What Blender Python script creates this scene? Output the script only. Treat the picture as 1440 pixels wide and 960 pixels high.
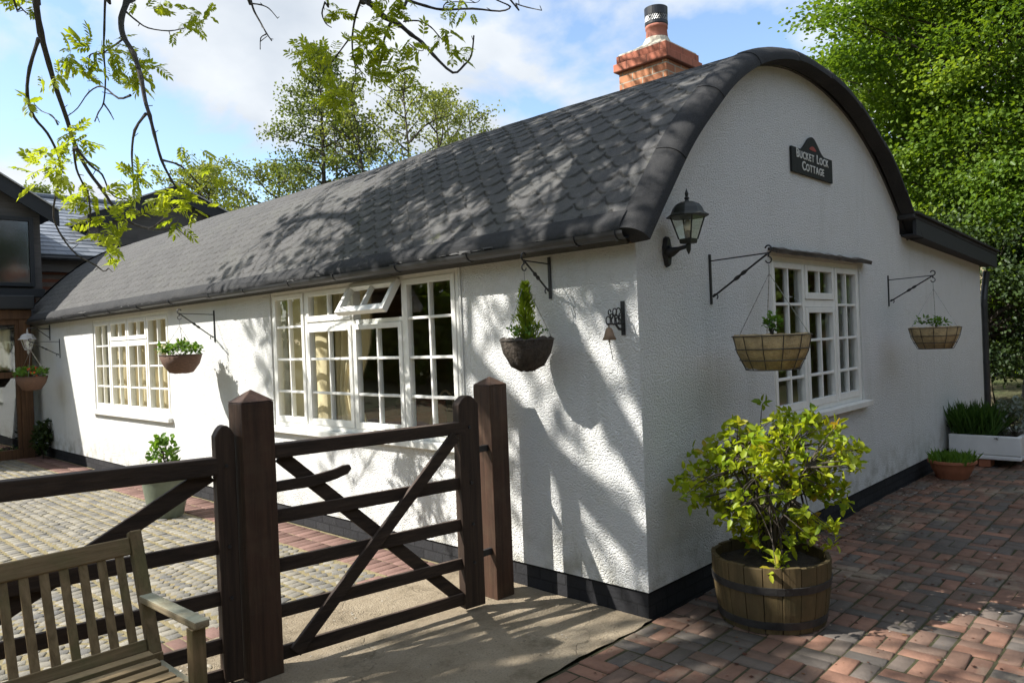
import bpy, math, random
import numpy as np
from mathutils import Vector, Matrix
random.seed(7); RNG = np.random.default_rng(11)
R_ = math.radians
scene = bpy.context.scene
for o in list(bpy.data.objects): bpy.data.objects.remove(o)
COL = scene.collection

# ------------------------------------------------------------------ camera
CAM = Vector((-3.760, -2.556, 1.713))
ROT = np.array([[0.691, -0.721, -0.039], [-0.030, 0.025, -0.999], [0.722, 0.692, -0.004]])
u, _, vt = np.linalg.svd(ROT); ROT = u @ vt
F_PX = 1058.8
cd = bpy.data.cameras.new('camera'); cam = bpy.data.objects.new('camera', cd); COL.objects.link(cam)
cd.sensor_width = 36; cd.lens = F_PX / 1440 * 36; cd.clip_start = 0.05; cd.clip_end = 2000
m = Matrix.Identity(4)
for r in range(3):
    m[r][0] = ROT[0][r]; m[r][1] = -ROT[1][r]; m[r][2] = -ROT[2][r]; m[r][3] = CAM[r]
cam.matrix_world = m
scene.camera = cam

def at(px, py, d):
    """world point seen at photo pixel (px,py), d metres in front of the lens"""
    c = np.array([(px - 720) / F_PX * d, (py - 480) / F_PX * d, d])
    w = ROT.T @ c
    return (CAM[0] + w[0], CAM[1] + w[1], CAM[2] + w[2])

# ------------------------------------------------------------------ light
SUN = Vector((-0.583, 0.433, 0.688)).normalized()
sl = bpy.data.lights.new('sun', 'SUN'); sl.energy = 5.0; sl.angle = R_(0.53); sl.color = (1.0, 0.965, 0.91)
so = bpy.data.objects.new('sun', sl); COL.objects.link(so); so.location = (-20, 15, 25)
so.rotation_euler = SUN.to_track_quat('Z', 'Y').to_euler()
world = bpy.data.worlds.new('World'); scene.world = world; world.use_nodes = True
CLOUD_SEED = 1.2
def build_world():
    nt = world.node_tree; nt.nodes.clear(); N = nt.nodes.new; L = nt.links.new
    out = N('ShaderNodeOutputWorld')
    sky = N('ShaderNodeTexSky'); sky.sky_type = 'NISHITA'; sky.sun_disc = False
    sky.sun_elevation = math.asin(SUN.z); sky.sun_rotation = math.atan2(SUN.x, SUN.y)
    sky.air_density = 1.0; sky.dust_density = 0.6; sky.ozone_density = 1.5
    bg = N('ShaderNodeBackground'); bg.inputs[1].default_value = 0.15
    L(sky.outputs[0], bg.inputs[0])
    tc = N('ShaderNodeTexCoord'); sep = N('ShaderNodeSeparateXYZ'); L(tc.outputs['Generated'], sep.inputs[0])
    def mth(op, a, b=None):
        n = N('ShaderNodeMath'); n.operation = op
        for i, v in enumerate((a, b)):
            if v is None: continue
            if isinstance(v, (int, float)): n.inputs[i].default_value = v
            else: L(v, n.inputs[i])
        return n.outputs[0]
    zc = mth('MAXIMUM', mth('ADD', sep.outputs[2], 0.42), 0.10)
    cx = mth('DIVIDE', sep.outputs[0], zc); cy = mth('DIVIDE', sep.outputs[1], zc)
    cmb = N('ShaderNodeCombineXYZ'); L(cx, cmb.inputs[0]); L(cy, cmb.inputs[1]); cmb.inputs[2].default_value = CLOUD_SEED
    n1 = N('ShaderNodeTexNoise'); n1.inputs['Scale'].default_value = 2.6; n1.inputs['Detail'].default_value = 9
    n1.inputs['Roughness'].default_value = 0.52; n1.inputs['Distortion'].default_value = 0.25
    L(cmb.outputs[0], n1.inputs['Vector'])
    cr = N('ShaderNodeValToRGB'); cr.color_ramp.elements[0].position = 0.43; cr.color_ramp.elements[1].position = 0.525
    L(n1.outputs[0], cr.inputs[0])
    n2 = N('ShaderNodeTexNoise'); n2.inputs['Scale'].default_value = 2.6; n2.inputs['Detail'].default_value = 6
    mp = N('ShaderNodeMapping'); mp.inputs['Location'].default_value = (5.3, 1.1, 2.0); L(cmb.outputs[0], mp.inputs[0]); L(mp.outputs[0], n2.inputs['Vector'])
    cc = N('ShaderNodeValToRGB'); cc.color_ramp.elements[0].position = 0.33; cc.color_ramp.elements[1].position = 0.66
    cc.color_ramp.elements[0].color = (0.46, 0.52, 0.60, 1); cc.color_ramp.elements[1].color = (0.80, 0.83, 0.86, 1)
    L(n2.outputs[0], cc.inputs[0])
    cb = N('ShaderNodeBackground'); cb.inputs[1].default_value = 0.72; L(cc.outputs[0], cb.inputs[0])
    mx = N('ShaderNodeMixShader'); L(cr.outputs[0], mx.inputs[0]); L(bg.outputs[0], mx.inputs[1]); L(cb.outputs[0], mx.inputs[2])
    L(mx.outputs[0], out.inputs[0])
build_world()
vs = scene.view_settings; vs.view_transform = 'Standard'; vs.look = 'None'; vs.gamma = 1; vs.exposure = 0.88
scene.display_settings.display_device = 'sRGB'

# ------------------------------------------------------------------ materials
class NT:
    def __init__(s, name):
        s.m = bpy.data.materials.new(name); s.m.use_nodes = True; s.t = s.m.node_tree; s.t.nodes.clear()
        s.out = s.n('ShaderNodeOutputMaterial')
        s.oc = None
    def n(s, t, **kw):
        x = s.t.nodes.new(t)
        for k, v in kw.items(): setattr(x, k, v)
        return x
    def l(s, a, b): s.t.links.new(a, b)
    def set(s, sock, v):
        if isinstance(v, bpy.types.NodeSocket): s.l(v, sock)
        elif isinstance(v, (tuple, list)) and len(v) == 3 and sock.type == 'RGBA': sock.default_value = (*v, 1)
        else: sock.default_value = v
    def co(s):
        if s.oc is None: s.oc = s.n('ShaderNodeTexCoord').outputs['Object']
        return s.oc
    def mapv(s, scale=(1, 1, 1), loc=(0, 0, 0), rot=(0, 0, 0), v=None):
        x = s.n('ShaderNodeMapping'); s.l(v or s.co(), x.inputs[0])
        x.inputs['Scale'].default_value = scale; x.inputs['Location'].default_value = loc; x.inputs['Rotation'].default_value = rot
        return x.outputs[0]
    def noise(s, sc, det=4, rough=.55, v=None, dist=0):
        x = s.n('ShaderNodeTexNoise'); s.l(v or s.co(), x.inputs['Vector'])
        x.inputs['Scale'].default_value = sc; x.inputs['Detail'].default_value = det; x.inputs['Roughness'].default_value = rough; x.inputs['Distortion'].default_value = dist
        return x.outputs[0]
    def voro(s, sc, v=None, feature='F1'):
        x = s.n('ShaderNodeTexVoronoi'); x.feature = feature; s.l(v or s.co(), x.inputs['Vector']); x.inputs['Scale'].default_value = sc
        return x.outputs['Distance']
    def ramp(s, f, a, b, p0=.3, p1=.7):
        x = s.n('ShaderNodeValToRGB'); s.l(f, x.inputs[0]); e = x.color_ramp.elements
        e[0].position = p0; e[1].position = p1
        e[0].color = (*a, 1) if isinstance(a, tuple) else (a, a, a, 1); e[1].color = (*b, 1) if isinstance(b, tuple) else (b, b, b, 1)
        return x.outputs[0]
    def mix(s, f, a, b, mode='MIX'):
        x = s.n('ShaderNodeMix', data_type='RGBA', blend_type=mode)
        s.set(x.inputs[0], f); s.set(x.inputs[6], a); s.set(x.inputs[7], b); return x.outputs[2]
    def math(s, op, a, b=0.0):
        x = s.n('ShaderNodeMath', operation=op); s.set(x.inputs[0], a); s.set(x.inputs[1], b); return x.outputs[0]
    def attr(s, name):
        x = s.n('ShaderNodeAttribute'); x.attribute_name = name; return x
    def bump(s, h, dist=.01, strength=1.0, nrm=None):
        x = s.n('ShaderNodeBump'); s.l(h, x.inputs['Height']); x.inputs['Distance'].default_value = dist; x.inputs['Strength'].default_value = strength
        if nrm: s.l(nrm, x.inputs['Normal'])
        return x.outputs[0]
    def pbr(s, col, rough=.7, nrm=None, metal=0, spec=.5, coat=0):
        b = s.n('ShaderNodeBsdfPrincipled'); s.set(b.inputs['Base Color'], col); s.set(b.inputs['Roughness'], rough)
        b.inputs['Metallic'].default_value = metal; b.inputs['Specular IOR Level'].default_value = spec; b.inputs['Coat Weight'].default_value = coat
        if nrm: s.l(nrm, b.inputs['Normal'])
        s.l(b.outputs[0], s.out.inputs[0]); return s.m

def mat_render():          # white painted pebble dash
    t = NT('pebble_dash')
    big = t.noise(1.3, 5, .6); fine = t.noise(9, 5, .65)
    col = t.mix(t.ramp(big, 0., .8, .5, .8), (.80, .80, .775), (.735, .735, .69))
    col = t.mix(t.ramp(fine, 0., .35, .52, .75), col, (.66, .66, .62))
    # rain streaks and soil splash: stains with their own shape
    st = t.noise(1.0, 4, .6, t.mapv((2.2, 2.2, .35)))
    col = t.mix(t.ramp(st, 0., .5, .56, .80), col, (.58, .58, .52))
    sp = t.n('ShaderNodeSeparateXYZ'); t.l(t.co(), sp.inputs[0])
    low = t.math('MULTIPLY', t.ramp(sp.outputs[2], 1., 0., .17, .55), t.ramp(t.noise(6, 5), 0., .9, .42, .7))
    col = t.mix(t.math('MULTIPLY', low, .85), col, (.33, .31, .23))
    v = t.voro(105, t.mapv(v=None)); n = t.noise(130, 3, .7); n3 = t.noise(55, 4, .6)
    h = t.math('ADD', t.math('MULTIPLY', t.math('SUBTRACT', 1., v), .7), t.math('ADD', t.math('MULTIPLY', n, .6), t.math('MULTIPLY', n3, .6)))
    return t.pbr(col, .9, t.bump(h, .016, 1.0), spec=.2)
def mat_plain(name, c, rough=.6, var=.15, sc=8, bump=.003, bsc=40, metal=0, spec=.5, stretch=(1, 1, 1)):
    t = NT(name); n = t.noise(sc, 5, .6, t.mapv(stretch))
    col = t.mix(t.ramp(n, 0., 1., .3, .7), tuple(x * (1 - var) for x in c), tuple(min(1, x * (1 + var)) for x in c))
    return t.pbr(col, rough, t.bump(t.noise(bsc, 4, .6, t.mapv(stretch)), bump) if bump else None, metal=metal, spec=spec)
def mat_wood(name, a, b, rough=.75, axis=2, moss=None, mossamt=.5, sc=1.0):
    t = NT(name); st = [30 * sc, 30 * sc, 30 * sc]; st[axis] = 1.6 * sc
    g = t.noise(1.0, 6, .65, t.mapv(tuple(st)), .4); g2 = t.noise(2.4, 4)
    col = t.mix(t.ramp(g, 0., 1., .32, .68), a, b)
    col = t.mix(t.ramp(g2, 0., .5, .5, .75), col, tuple(x * .55 for x in a))
    if moss: col = t.mix(t.ramp(t.noise(5, 6, .7), 0., mossamt, .47, .66), col, moss)
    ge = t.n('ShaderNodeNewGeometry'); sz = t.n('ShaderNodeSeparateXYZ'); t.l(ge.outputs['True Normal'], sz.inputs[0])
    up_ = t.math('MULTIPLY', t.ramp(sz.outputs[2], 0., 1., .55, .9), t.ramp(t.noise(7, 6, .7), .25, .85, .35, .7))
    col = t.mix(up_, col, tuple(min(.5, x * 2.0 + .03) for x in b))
    return t.pbr(col, rough, t.bump(g, .006), spec=.3)
def mat_attr(name, cols, rough=.8, bump=.003, bsc=60, extra=None, spec=.3):
    """per-piece colour from the 'tone' attribute"""
    t = NT(name); a = t.attr('tone').outputs['Fac']
    x = t.n('ShaderNodeValToRGB'); t.l(a, x.inputs[0]); e = x.color_ramp.elements; x.color_ramp.interpolation = 'LINEAR'
    while len(e) < len(cols): e.new(.5)
    for i, (p, c) in enumerate(cols): e[i].position = p; e[i].color = (*c, 1)
    col = x.outputs[0]
    n = t.noise(14, 6, .7)
    col = t.mix(t.ramp(n, 0., .5, .35, .75), col, t.mix(1., col, (.45, .45, .45), 'MULTIPLY'))
    if extra: col = extra(t, col)
    return t.pbr(col, rough, t.bump(t.noise(bsc, 5, .65), bump), spec=spec)
def mat_leaf(name, a, b, trans=.45, rough=.5, tip=None, spec=.35):
    t = NT(name); f = t.attr('tone').outputs['Fac']
    col = t.mix(f, a, b)
    if tip: col = t.mix(t.ramp(f, 0., 1., .80, .95), col, tip)
    p = t.n('ShaderNodeBsdfPrincipled'); t.l(col, p.inputs['Base Color']); p.inputs['Roughness'].default_value = rough; p.inputs['Specular IOR Level'].default_value = spec
    tr = t.n('ShaderNodeBsdfTranslucent'); t.l(t.mix(1., col, (1.5, 1.4, .55), 'MULTIPLY'), tr.inputs[0])
    mx = t.n('ShaderNodeMixShader'); mx.inputs[0].default_value = trans; t.l(p.outputs[0], mx.inputs[1]); t.l(tr.outputs[0], mx.inputs[2])
    t.l(mx.outputs[0], t.out.inputs[0]); return t.m
def mat_glass(name, tint=(.92, .95, .94), rough=.01, boost=1.0, wavy=.0015):
    t = NT(name); tr = t.n('ShaderNodeBsdfTransparent'); tr.inputs[0].default_value = (*tint, 1)
    g = t.n('ShaderNodeBsdfGlossy'); g.inputs['Roughness'].default_value = rough; g.inputs[0].default_value = (.95, .97, 1, 1)
    if wavy: t.l(t.bump(t.noise(3.0, 2), wavy), g.inputs['Normal'])
    lw = t.n('ShaderNodeLayerWeight'); lw.inputs[0].default_value = .5; sch = t.math('ADD', t.math('MULTIPLY', t.math('POWER', lw.outputs['Facing'], 5.), .9), .10)
    mx = t.n('ShaderNodeMixShader'); t.l(t.math('MINIMUM', t.math('MULTIPLY', sch, 1.0 * boost), 1.0), mx.inputs[0]); t.l(tr.outputs[0], mx.inputs[1]); t.l(g.outputs[0], mx.inputs[2])
    t.l(mx.outputs[0], t.out.inputs[0]); return t.m
def mat_brick(name, c1, c2, mortar, sw=.225, sh=.075, axes='yz', bump=.006):
    t = NT(name); sp = t.n('ShaderNodeSeparateXYZ'); t.l(t.co(), sp.inputs[0])
    cb = t.n('ShaderNodeCombineXYZ')
    if axes == 'sum': t.l(t.math('ADD', sp.outputs[0], sp.outputs[1]), cb.inputs[0])
    else: t.l(sp.outputs['xyz'.index(axes[0])], cb.inputs[0])
    t.l(sp.outputs[2], cb.inputs[1])
    b = t.n('ShaderNodeTexBrick'); t.l(cb.outputs[0], b.inputs[0]); b.inputs['Color1'].default_value = (*c1, 1); b.inputs['Color2'].default_value = (*c2, 1); b.inputs['Mortar'].default_value = (*mortar, 1)
    b.inputs['Scale'].default_value = 1; b.inputs['Brick Width'].default_value = sw; b.inputs['Row Height'].default_value = sh; b.inputs['Mortar Size'].default_value = .006; b.inputs['Bias'].default_value = -.1
    n = t.noise(20, 5, .7); col = t.mix(t.ramp(n, 0., .5, .4, .75), b.outputs[0], t.mix(1., b.outputs[0], (.5, .5, .5), 'MULTIPLY'))
    h = t.math('ADD', t.math('MULTIPLY', t.math('SUBTRACT', 1., b.outputs['Fac']), 1.), t.math('MULTIPLY', t.noise(45, 4), .35))
    return t.pbr(col, .85, t.bump(h, bump), spec=.25)

M = {}
M['render'] = mat_render()
M['white_paint'] = mat_plain('white_paint', (.80, .79, .74), .45, .05, 12, .0015, 30)
M['sill_paint'] = mat_plain('sill_paint', (.72, .71, .66), .55, .10, 9, .002, 30)
M['plinth'] = mat_brick('black_plinth', (.022, .022, .024), (.035, .035, .037), (.017, .017, .018), .225, .075, 'sum', .012)
M['interior'] = mat_plain('interior_wall', (.50, .38, .24), .9, .05, 3, .001)
M['interior_floor'] = mat_plain('interior_floor', (.10, .065, .04), .7, .2, 6, .001)
M['glass'] = mat_glass('window_glass')
M['lamp_glass'] = mat_glass('lamp_glass', (.90, .92, .84), .08, .9, 0)
M['black_iron'] = mat_plain('black_iron', (.017, .017, .018), .5, .25, 20, .002, 60, 0, .5)
M['gutter'] = mat_plain('gutter_plastic', (.028, .029, .032), .4, .35, 5, .001, 30)
M['lintel'] = mat_wood('lintel_wood', (.05, .042, .035), (.10, .085, .07), .85, 0)
M['fascia'] = mat_wood('fascia_wood', (.16, .11, .07), (.24, .17, .11), .8, 1)
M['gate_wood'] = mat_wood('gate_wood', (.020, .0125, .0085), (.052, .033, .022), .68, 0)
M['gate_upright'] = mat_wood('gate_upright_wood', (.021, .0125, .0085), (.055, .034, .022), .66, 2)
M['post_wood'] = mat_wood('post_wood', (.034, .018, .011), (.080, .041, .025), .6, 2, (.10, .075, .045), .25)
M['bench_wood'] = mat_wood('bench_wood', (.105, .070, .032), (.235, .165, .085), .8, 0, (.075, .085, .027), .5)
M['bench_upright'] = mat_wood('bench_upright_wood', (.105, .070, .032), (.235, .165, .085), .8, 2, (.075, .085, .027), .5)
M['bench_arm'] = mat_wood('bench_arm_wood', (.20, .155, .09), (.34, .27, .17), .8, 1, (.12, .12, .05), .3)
def mat_barrel():
    t = NT('barrel_staves'); g = t.noise(1.0, 6, .65, t.mapv((26, 26, 2)), .4)
    col = t.mix(t.ramp(g, 0., 1., .3, .7), (.078, .052, .022), (.175, .122, .054))
    col = t.mix(t.ramp(t.noise(4, 5, .7), 0., .85, .42, .66), col, (.055, .052, .020))
    col = t.mix(t.math('MULTIPLY', t.attr('tone').outputs['Fac'], .55), col, (.09, .062, .03))
    return t.pbr(col, .75, t.bump(g, .004), spec=.3)
M['barrel'] = mat_barrel()
M['hoop'] = mat_plain('rusty_hoop', (.045, .042, .040), .6, .4, 10, .002, 50, .3)
M['soil'] = mat_plain('soil', (.045, .032, .02), .95, .4, 25, .02, 60)
M['terracotta'] = mat_plain('terracotta', (.33, .12, .06), .75, .18, 8, .002, 40)
M['pot_green'] = mat_plain('glazed_green', (.13, .15, .11), .35, .18, 6, .002, 30)
M['trough'] = mat_plain('white_trough', (.70, .70, .69), .35, .06, 6, .001, 20)
M['jute'] = mat_plain('jute_liner', (.42, .31, .16), .95, .3, 14, .012, 70)
M['coco'] = mat_plain('coir_liner', (.065, .05, .037), .95, .45, 25, .03, 50)
M['wicker'] = mat_plain('brown_wicker', (.13, .07, .045), .8, .3, 30, .008, 60, stretch=(1, 1, 5))
M['wire'] = mat_plain('basket_wire', (.05, .04, .03), .5, .2, 20, 0)
M['chain'] = mat_plain('steel_chain', (.42, .41, .39), .35, .1, 20, 0, 40, .9)
M['bell'] = mat_plain('bell_bronze', (.20, .13, .08), .5, .3, 15, .002, 40, .5)
M['rope'] = mat_plain('bell_rope', (.35, .33, .30), .9, .1, 20, 0)
M['sign'] = mat_plain('sign_slate', (.007, .009, .007), .75, .3, 15, .0015, 40)
M['sign_text'] = mat_plain('sign_lettering', (.62, .62, .58), .6, .05, 10, 0)
M['sign_red'] = mat_plain('sign_red', (.30, .045, .035), .6, .2, 60, 0)
M['brick_stack'] = mat_brick('chimney_brick', (.58, .26, .13), (.44, .17, .09), (.50, .42, .31), .225, .075, 'sum')
M['brick_red'] = mat_brick('chimney_red_brick', (.52, .19, .115), (.43, .14, .085), (.28, .12, .08), .225, .08, 'sum', .004)
M['pot_clay'] = mat_plain('chimney_pot_clay', (.40, .15, .10), .8, .15, 8, .002)
M['mortar'] = mat_plain('flaunching', (.55, .49, .38), .9, .12, 12, .006)
M['cowl'] = mat_plain('cowl_metal', (.05, .05, .052), .4, .2, 12, 0, 40, .7)
M['cowl_mesh'] = mat_plain('cowl_mesh', (.30, .30, .30), .4, .2, 60, 0, 40, .7)
M['curtain'] = mat_plain('cream_curtain', (.72, .60, .38), .9, .08, 5, .002, 80)
M['leather'] = mat_plain('red_leather', (.45, .12, .07), .4, .2, 8, .002, 30)
M['cane'] = mat_plain('cane', (.32, .22, .12), .6, .15, 20, .001)
M['unlit_room'] = mat_plain('unlit_room_black', (.008, .008, .008), .95, .2, 10, 0)  # shade of the unlit rooms behind glass, painted as flat black
M['clad'] = mat_wood('dark_cladding', (.085, .078, .074), (.125, .115, .108), .8, 0)
M['frame_dark'] = mat_plain('dark_frame', (.022, .024, .027), .75, .1, 12, 0)
M['timber'] = mat_wood('oak_frame', (.060, .030, .015), (.13, .067, .034), .7, 2)
M['house_brick'] = mat_brick('house_brick', (.20, .08, .05), (.14, .055, .035), (.16, .13, .11))
M['verge_light'] = mat_plain('verge_cap', (.45, .44, .43), .7, .1, 8, .001)
M['bark'] = mat_plain('bark', (.075, .06, .045), .9, .35, 9, .015, 30, stretch=(3, 3, .7))
M['ash_bark'] = mat_plain('ash_bark', (.055, .050, .045), .9, .3, 14, .004, 60)
M['pale_bark'] = mat_plain('pale_bark', (.30, .25, .15), .9, .3, 9, .01, 30)
M['conc'] = None

def roof_extra(t, col): return col
def mat_roof():
    t = NT('felt_shingle'); a = t.attr('tone').outputs['Fac']
    col = t.mix(a, (.056, .054, .052), (.094, .090, .086))
    col = t.mix(t.ramp(t.noise(1.6, 6, .65), 0., .7, .48, .72), col, (.115, .115, .10))
    col = t.mix(t.ramp(t.noise(17, 6, .7), 0., .55, .45, .7), col, (.042, .042, .041))
    col = t.mix(t.ramp(t.noise(190, 3, .7), 0., .6, .35, .7), col, (.17, .168, .165))
    col = t.mix(t.ramp(t.noise(2.6, 8, .75, t.mapv((1, 1, 1), (3, 1, 7))), 0., .7, .62, .70), col, (.10, .105, .055))
    return t.pbr(col, .9, t.bump(t.math('ADD', t.noise(160, 4, .7), t.math('MULTIPLY', t.noise(30, 4, .6), .8)), .008, .9), spec=.25)
M['roof'] = mat_roof()
def mat_verge():
    t = NT('felt_verge'); col = t.mix(t.ramp(t.noise(3, 6, .65), 0., 1., .4, .75), (.026, .026, .027), (.048, .047, .046))
    col = t.mix(t.ramp(t.noise(190, 3, .7), 0., .4, .4, .7), col, (.10, .10, .10))
    return t.pbr(col, .9, t.bump(t.math('ADD', t.noise(160, 4, .7), t.math('MULTIPLY', t.noise(14, 5, .65), 1.6)), .008, .9), spec=.25)
M['verge'] = mat_verge()
def mat_slate():
    t = NT('slate'); a = t.attr('tone').outputs['Fac']
    return t.pbr(t.mix(a, (.14, .16, .19), (.23, .25, .28)), .5, t.bump(t.noise(30, 4), .003), spec=.5)
M['slate'] = mat_slate()
def moss_extra(t, col):
    d = t.ramp(t.noise(1.1, 6, .65), 0., .75, .46, .70)
    col = t.mix(d, col, (.062, .055, .042))
    p = t.ramp(t.noise(.9, 7, .7, t.mapv(loc=(4.2, 1.3, 0))), 0., .8, .55, .64)
    return t.mix(p, col, (.27, .225, .165))
M['paver'] = mat_attr('brick_pavers', [(0., (.112, .098, .086)), (.36, (.152, .120, .098)), (.46, (.172, .112, .083)), (.72, (.225, .122, .084)), (1., (.31, .165, .11))], .8, .004, 70, moss_extra)
M['sett'] = mat_attr('courtyard_setts', [(0., (.15, .145, .135)), (.5, (.225, .205, .165)), (1., (.30, .275, .225))], .85, .006, 60)
M['red_strip'] = mat_attr('red_strip_bricks', [(0., (.145, .082, .066)), (1., (.235, .14, .115))], .85, .004, 60)
def mat_ground(name, a, b, c, s1=3, s2=60, bump=.02, rough=.95):
    t = NT(name); col = t.mix(t.ramp(t.noise(s1, 7, .68), 0., 1., .35, .65), a, b)
    col = t.mix(t.ramp(t.noise(s2, 4, .7), 0., .8, .5, .72), col, c)
    return t.pbr(col, rough, t.bump(t.math('ADD', t.noise(s2, 4, .7), t.noise(s1 * 4, 4)), bump), spec=.2)
M['joint'] = mat_ground('mossy_joint', (.045, .04, .024), (.06, .062, .026), (.09, .08, .055), 2, 50, .01)
M['sand_joint'] = mat_ground('sandy_joint', (.26, .21, .12), (.20, .17, .085), (.32, .27, .17), 3, 60, .01)
def mat_pad():
    t = NT('sandy_concrete'); a, b_, c = (.25, .20, .135), (.38, .315, .225), (.17, .13, .085)
    col = t.mix(t.ramp(t.noise(1.7, 8, .7), 0., 1., .35, .65), a, b_); col = t.mix(t.ramp(t.noise(90, 4, .7), 0., .8, .5, .72), col, c)
    col = t.mix(t.ramp(t.noise(3.1, 7, .72, t.mapv(loc=(3, 5, 0))), 0., .75, .52, .68), col, (.125, .10, .062))
    n = t.n('ShaderNodeMix', data_type='VECTOR'); 
    wv = t.n('ShaderNodeVectorMath', operation='ADD'); t.l(t.co(), wv.inputs[0]); nz = t.n('ShaderNodeTexNoise'); nz.inputs['Scale'].default_value = 4; nz.inputs['Detail'].default_value = 5; t.l(t.co(), nz.inputs['Vector']); sc = t.n('ShaderNodeVectorMath', operation='SCALE'); t.l(nz.outputs['Color'], sc.inputs[0]); sc.inputs['Scale'].default_value = .5; t.l(sc.outputs[0], wv.inputs[1])
    ed = t.voro(.85, wv.outputs[0], 'DISTANCE_TO_EDGE'); crk = t.ramp(ed, 1., 0., .002, .007)
    col = t.mix(t.math('MULTIPLY', crk, .2), col, (.07, .055, .035))
    h = t.math('SUBTRACT', t.math('ADD', t.noise(90, 4, .7), t.noise(12, 4)), t.math('MULTIPLY', crk, .35))
    return t.pbr(col, .95, t.bump(h, .014), spec=.2)
M['pad'] = mat_pad()
mat_ground('sandy_concrete', (.25, .20, .135), (.38, .315, .225), (.17, .13, .085), 1.6, 90, .014)
M['earth'] = mat_ground('earth', (.10, .085, .05), (.07, .09, .03), (.12, .10, .07), .6, 30, .03)
M['pebble'] = mat_attr('pebbles', [(0., (.12, .10, .07)), (.5, (.33, .28, .20)), (1., (.5, .46, .4))], .85, .002, 60)
M['litter'] = mat_attr('leaf_litter', [(0., (.05, .02, .012)), (.6, (.12, .045, .025)), (.85, (.22, .12, .05)), (1., (.5, .45, .4))], .85, .002, 60)
# leaves
M['ash_leaf'] = mat_leaf('ash_leaf', (.19, .26, .02), (.36, .42, .045), .6)
M['tree_leaf'] = mat_leaf('big_tree_leaf', (.060, .125, .014), (.165, .25, .028), .48, .45, (.24, .32, .05))
M['blocker_leaf'] = mat_leaf('blocker_leaf_dark', (.030, .050, .012), (.06, .09, .02), .25)  # dark leaf of the added wood behind the camera, limits bounced light
M['far_leaf'] = mat_leaf('far_tree_leaf', (.12, .155, .045), (.22, .25, .075), .5)
M['alder_leaf'] = mat_leaf('alder_leaf', (.085, .125, .032), (.16, .20, .055), .45)
M['shrub_leaf'] = mat_leaf('golden_shrub_leaf', (.15, .25, .015), (.46, .49, .03), .45, .42, (.40, .27, .03))
M['dark_leaf'] = mat_leaf('dark_leaf', (.018, .036, .010), (.05, .08, .02), .3)
M['green_leaf'] = mat_leaf('green_leaf', (.07, .16, .02), (.15, .27, .04), .4)
M['grass_leaf'] = mat_leaf('blade_leaf', (.035, .09, .014), (.08, .16, .03), .35)
M['silver_leaf'] = mat_leaf('silver_leaf', (.13, .16, .13), (.22, .25, .21), .25)
M['conifer_leaf'] = mat_leaf('conifer_leaf', (.16, .25, .02), (.33, .42, .04), .4)
M['flower_red'] = mat_leaf('red_petal', (.55, .05, .03), (.6, .15, .03), .3)
M['flower_white'] = mat_leaf('white_petal', (.7, .7, .62), (.8, .8, .75), .3)

# ------------------------------------------------------------------ mesh helpers
def mesh_np(name, V, Fq, tone=None, smooth=False):
    V = np.asarray(V, float); Fq = np.asarray(Fq, int); k = Fq.shape[1]
    me = bpy.data.meshes.new(name)
    me.vertices.add(len(V)); me.vertices.foreach_set('co', V.ravel())
    me.loops.add(Fq.size); me.loops.foreach_set('vertex_index', Fq.ravel())
    me.polygons.add(len(Fq)); me.polygons.foreach_set('loop_start', np.arange(len(Fq)) * k)
    if smooth: me.polygons.foreach_set('use_smooth', np.ones(len(Fq), bool))
    me.update(calc_edges=True); me.validate()
    if tone is not None:
        a = me.attributes.new('tone', 'FLOAT', 'POINT'); a.data.foreach_set('value', np.asarray(tone, float))
    return me
def wloc(o):
    l = Vector((0, 0, 0))
    while o: l += o.location; o = o.parent
    return l
def link(name, me, mat, parent=None, loc=None):
    if mat: me.materials.append(mat)
    o = bpy.data.objects.new(name, me); COL.objects.link(o)
    org = Vector((0, 0, 0))
    if parent: o.parent = parent; org = wloc(parent)
    elif loc is not None: o.location = loc; org = Vector(loc)
    if org.length > 0: me.transform(Matrix.Translation(-org))
    return o
def tag(o, label=None, cat=None, group=None, kind=None):
    for k, v in (('label', label), ('category', cat), ('group', group), ('kind', kind)):
        if v: o[k] = v
    return o
def thing(name, label, cat, loc, group=None):
    o = bpy.data.objects.new(name, None); COL.objects.link(o); o.location = loc; o.empty_display_size = .2
    return tag(o, label, cat, group)
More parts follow.
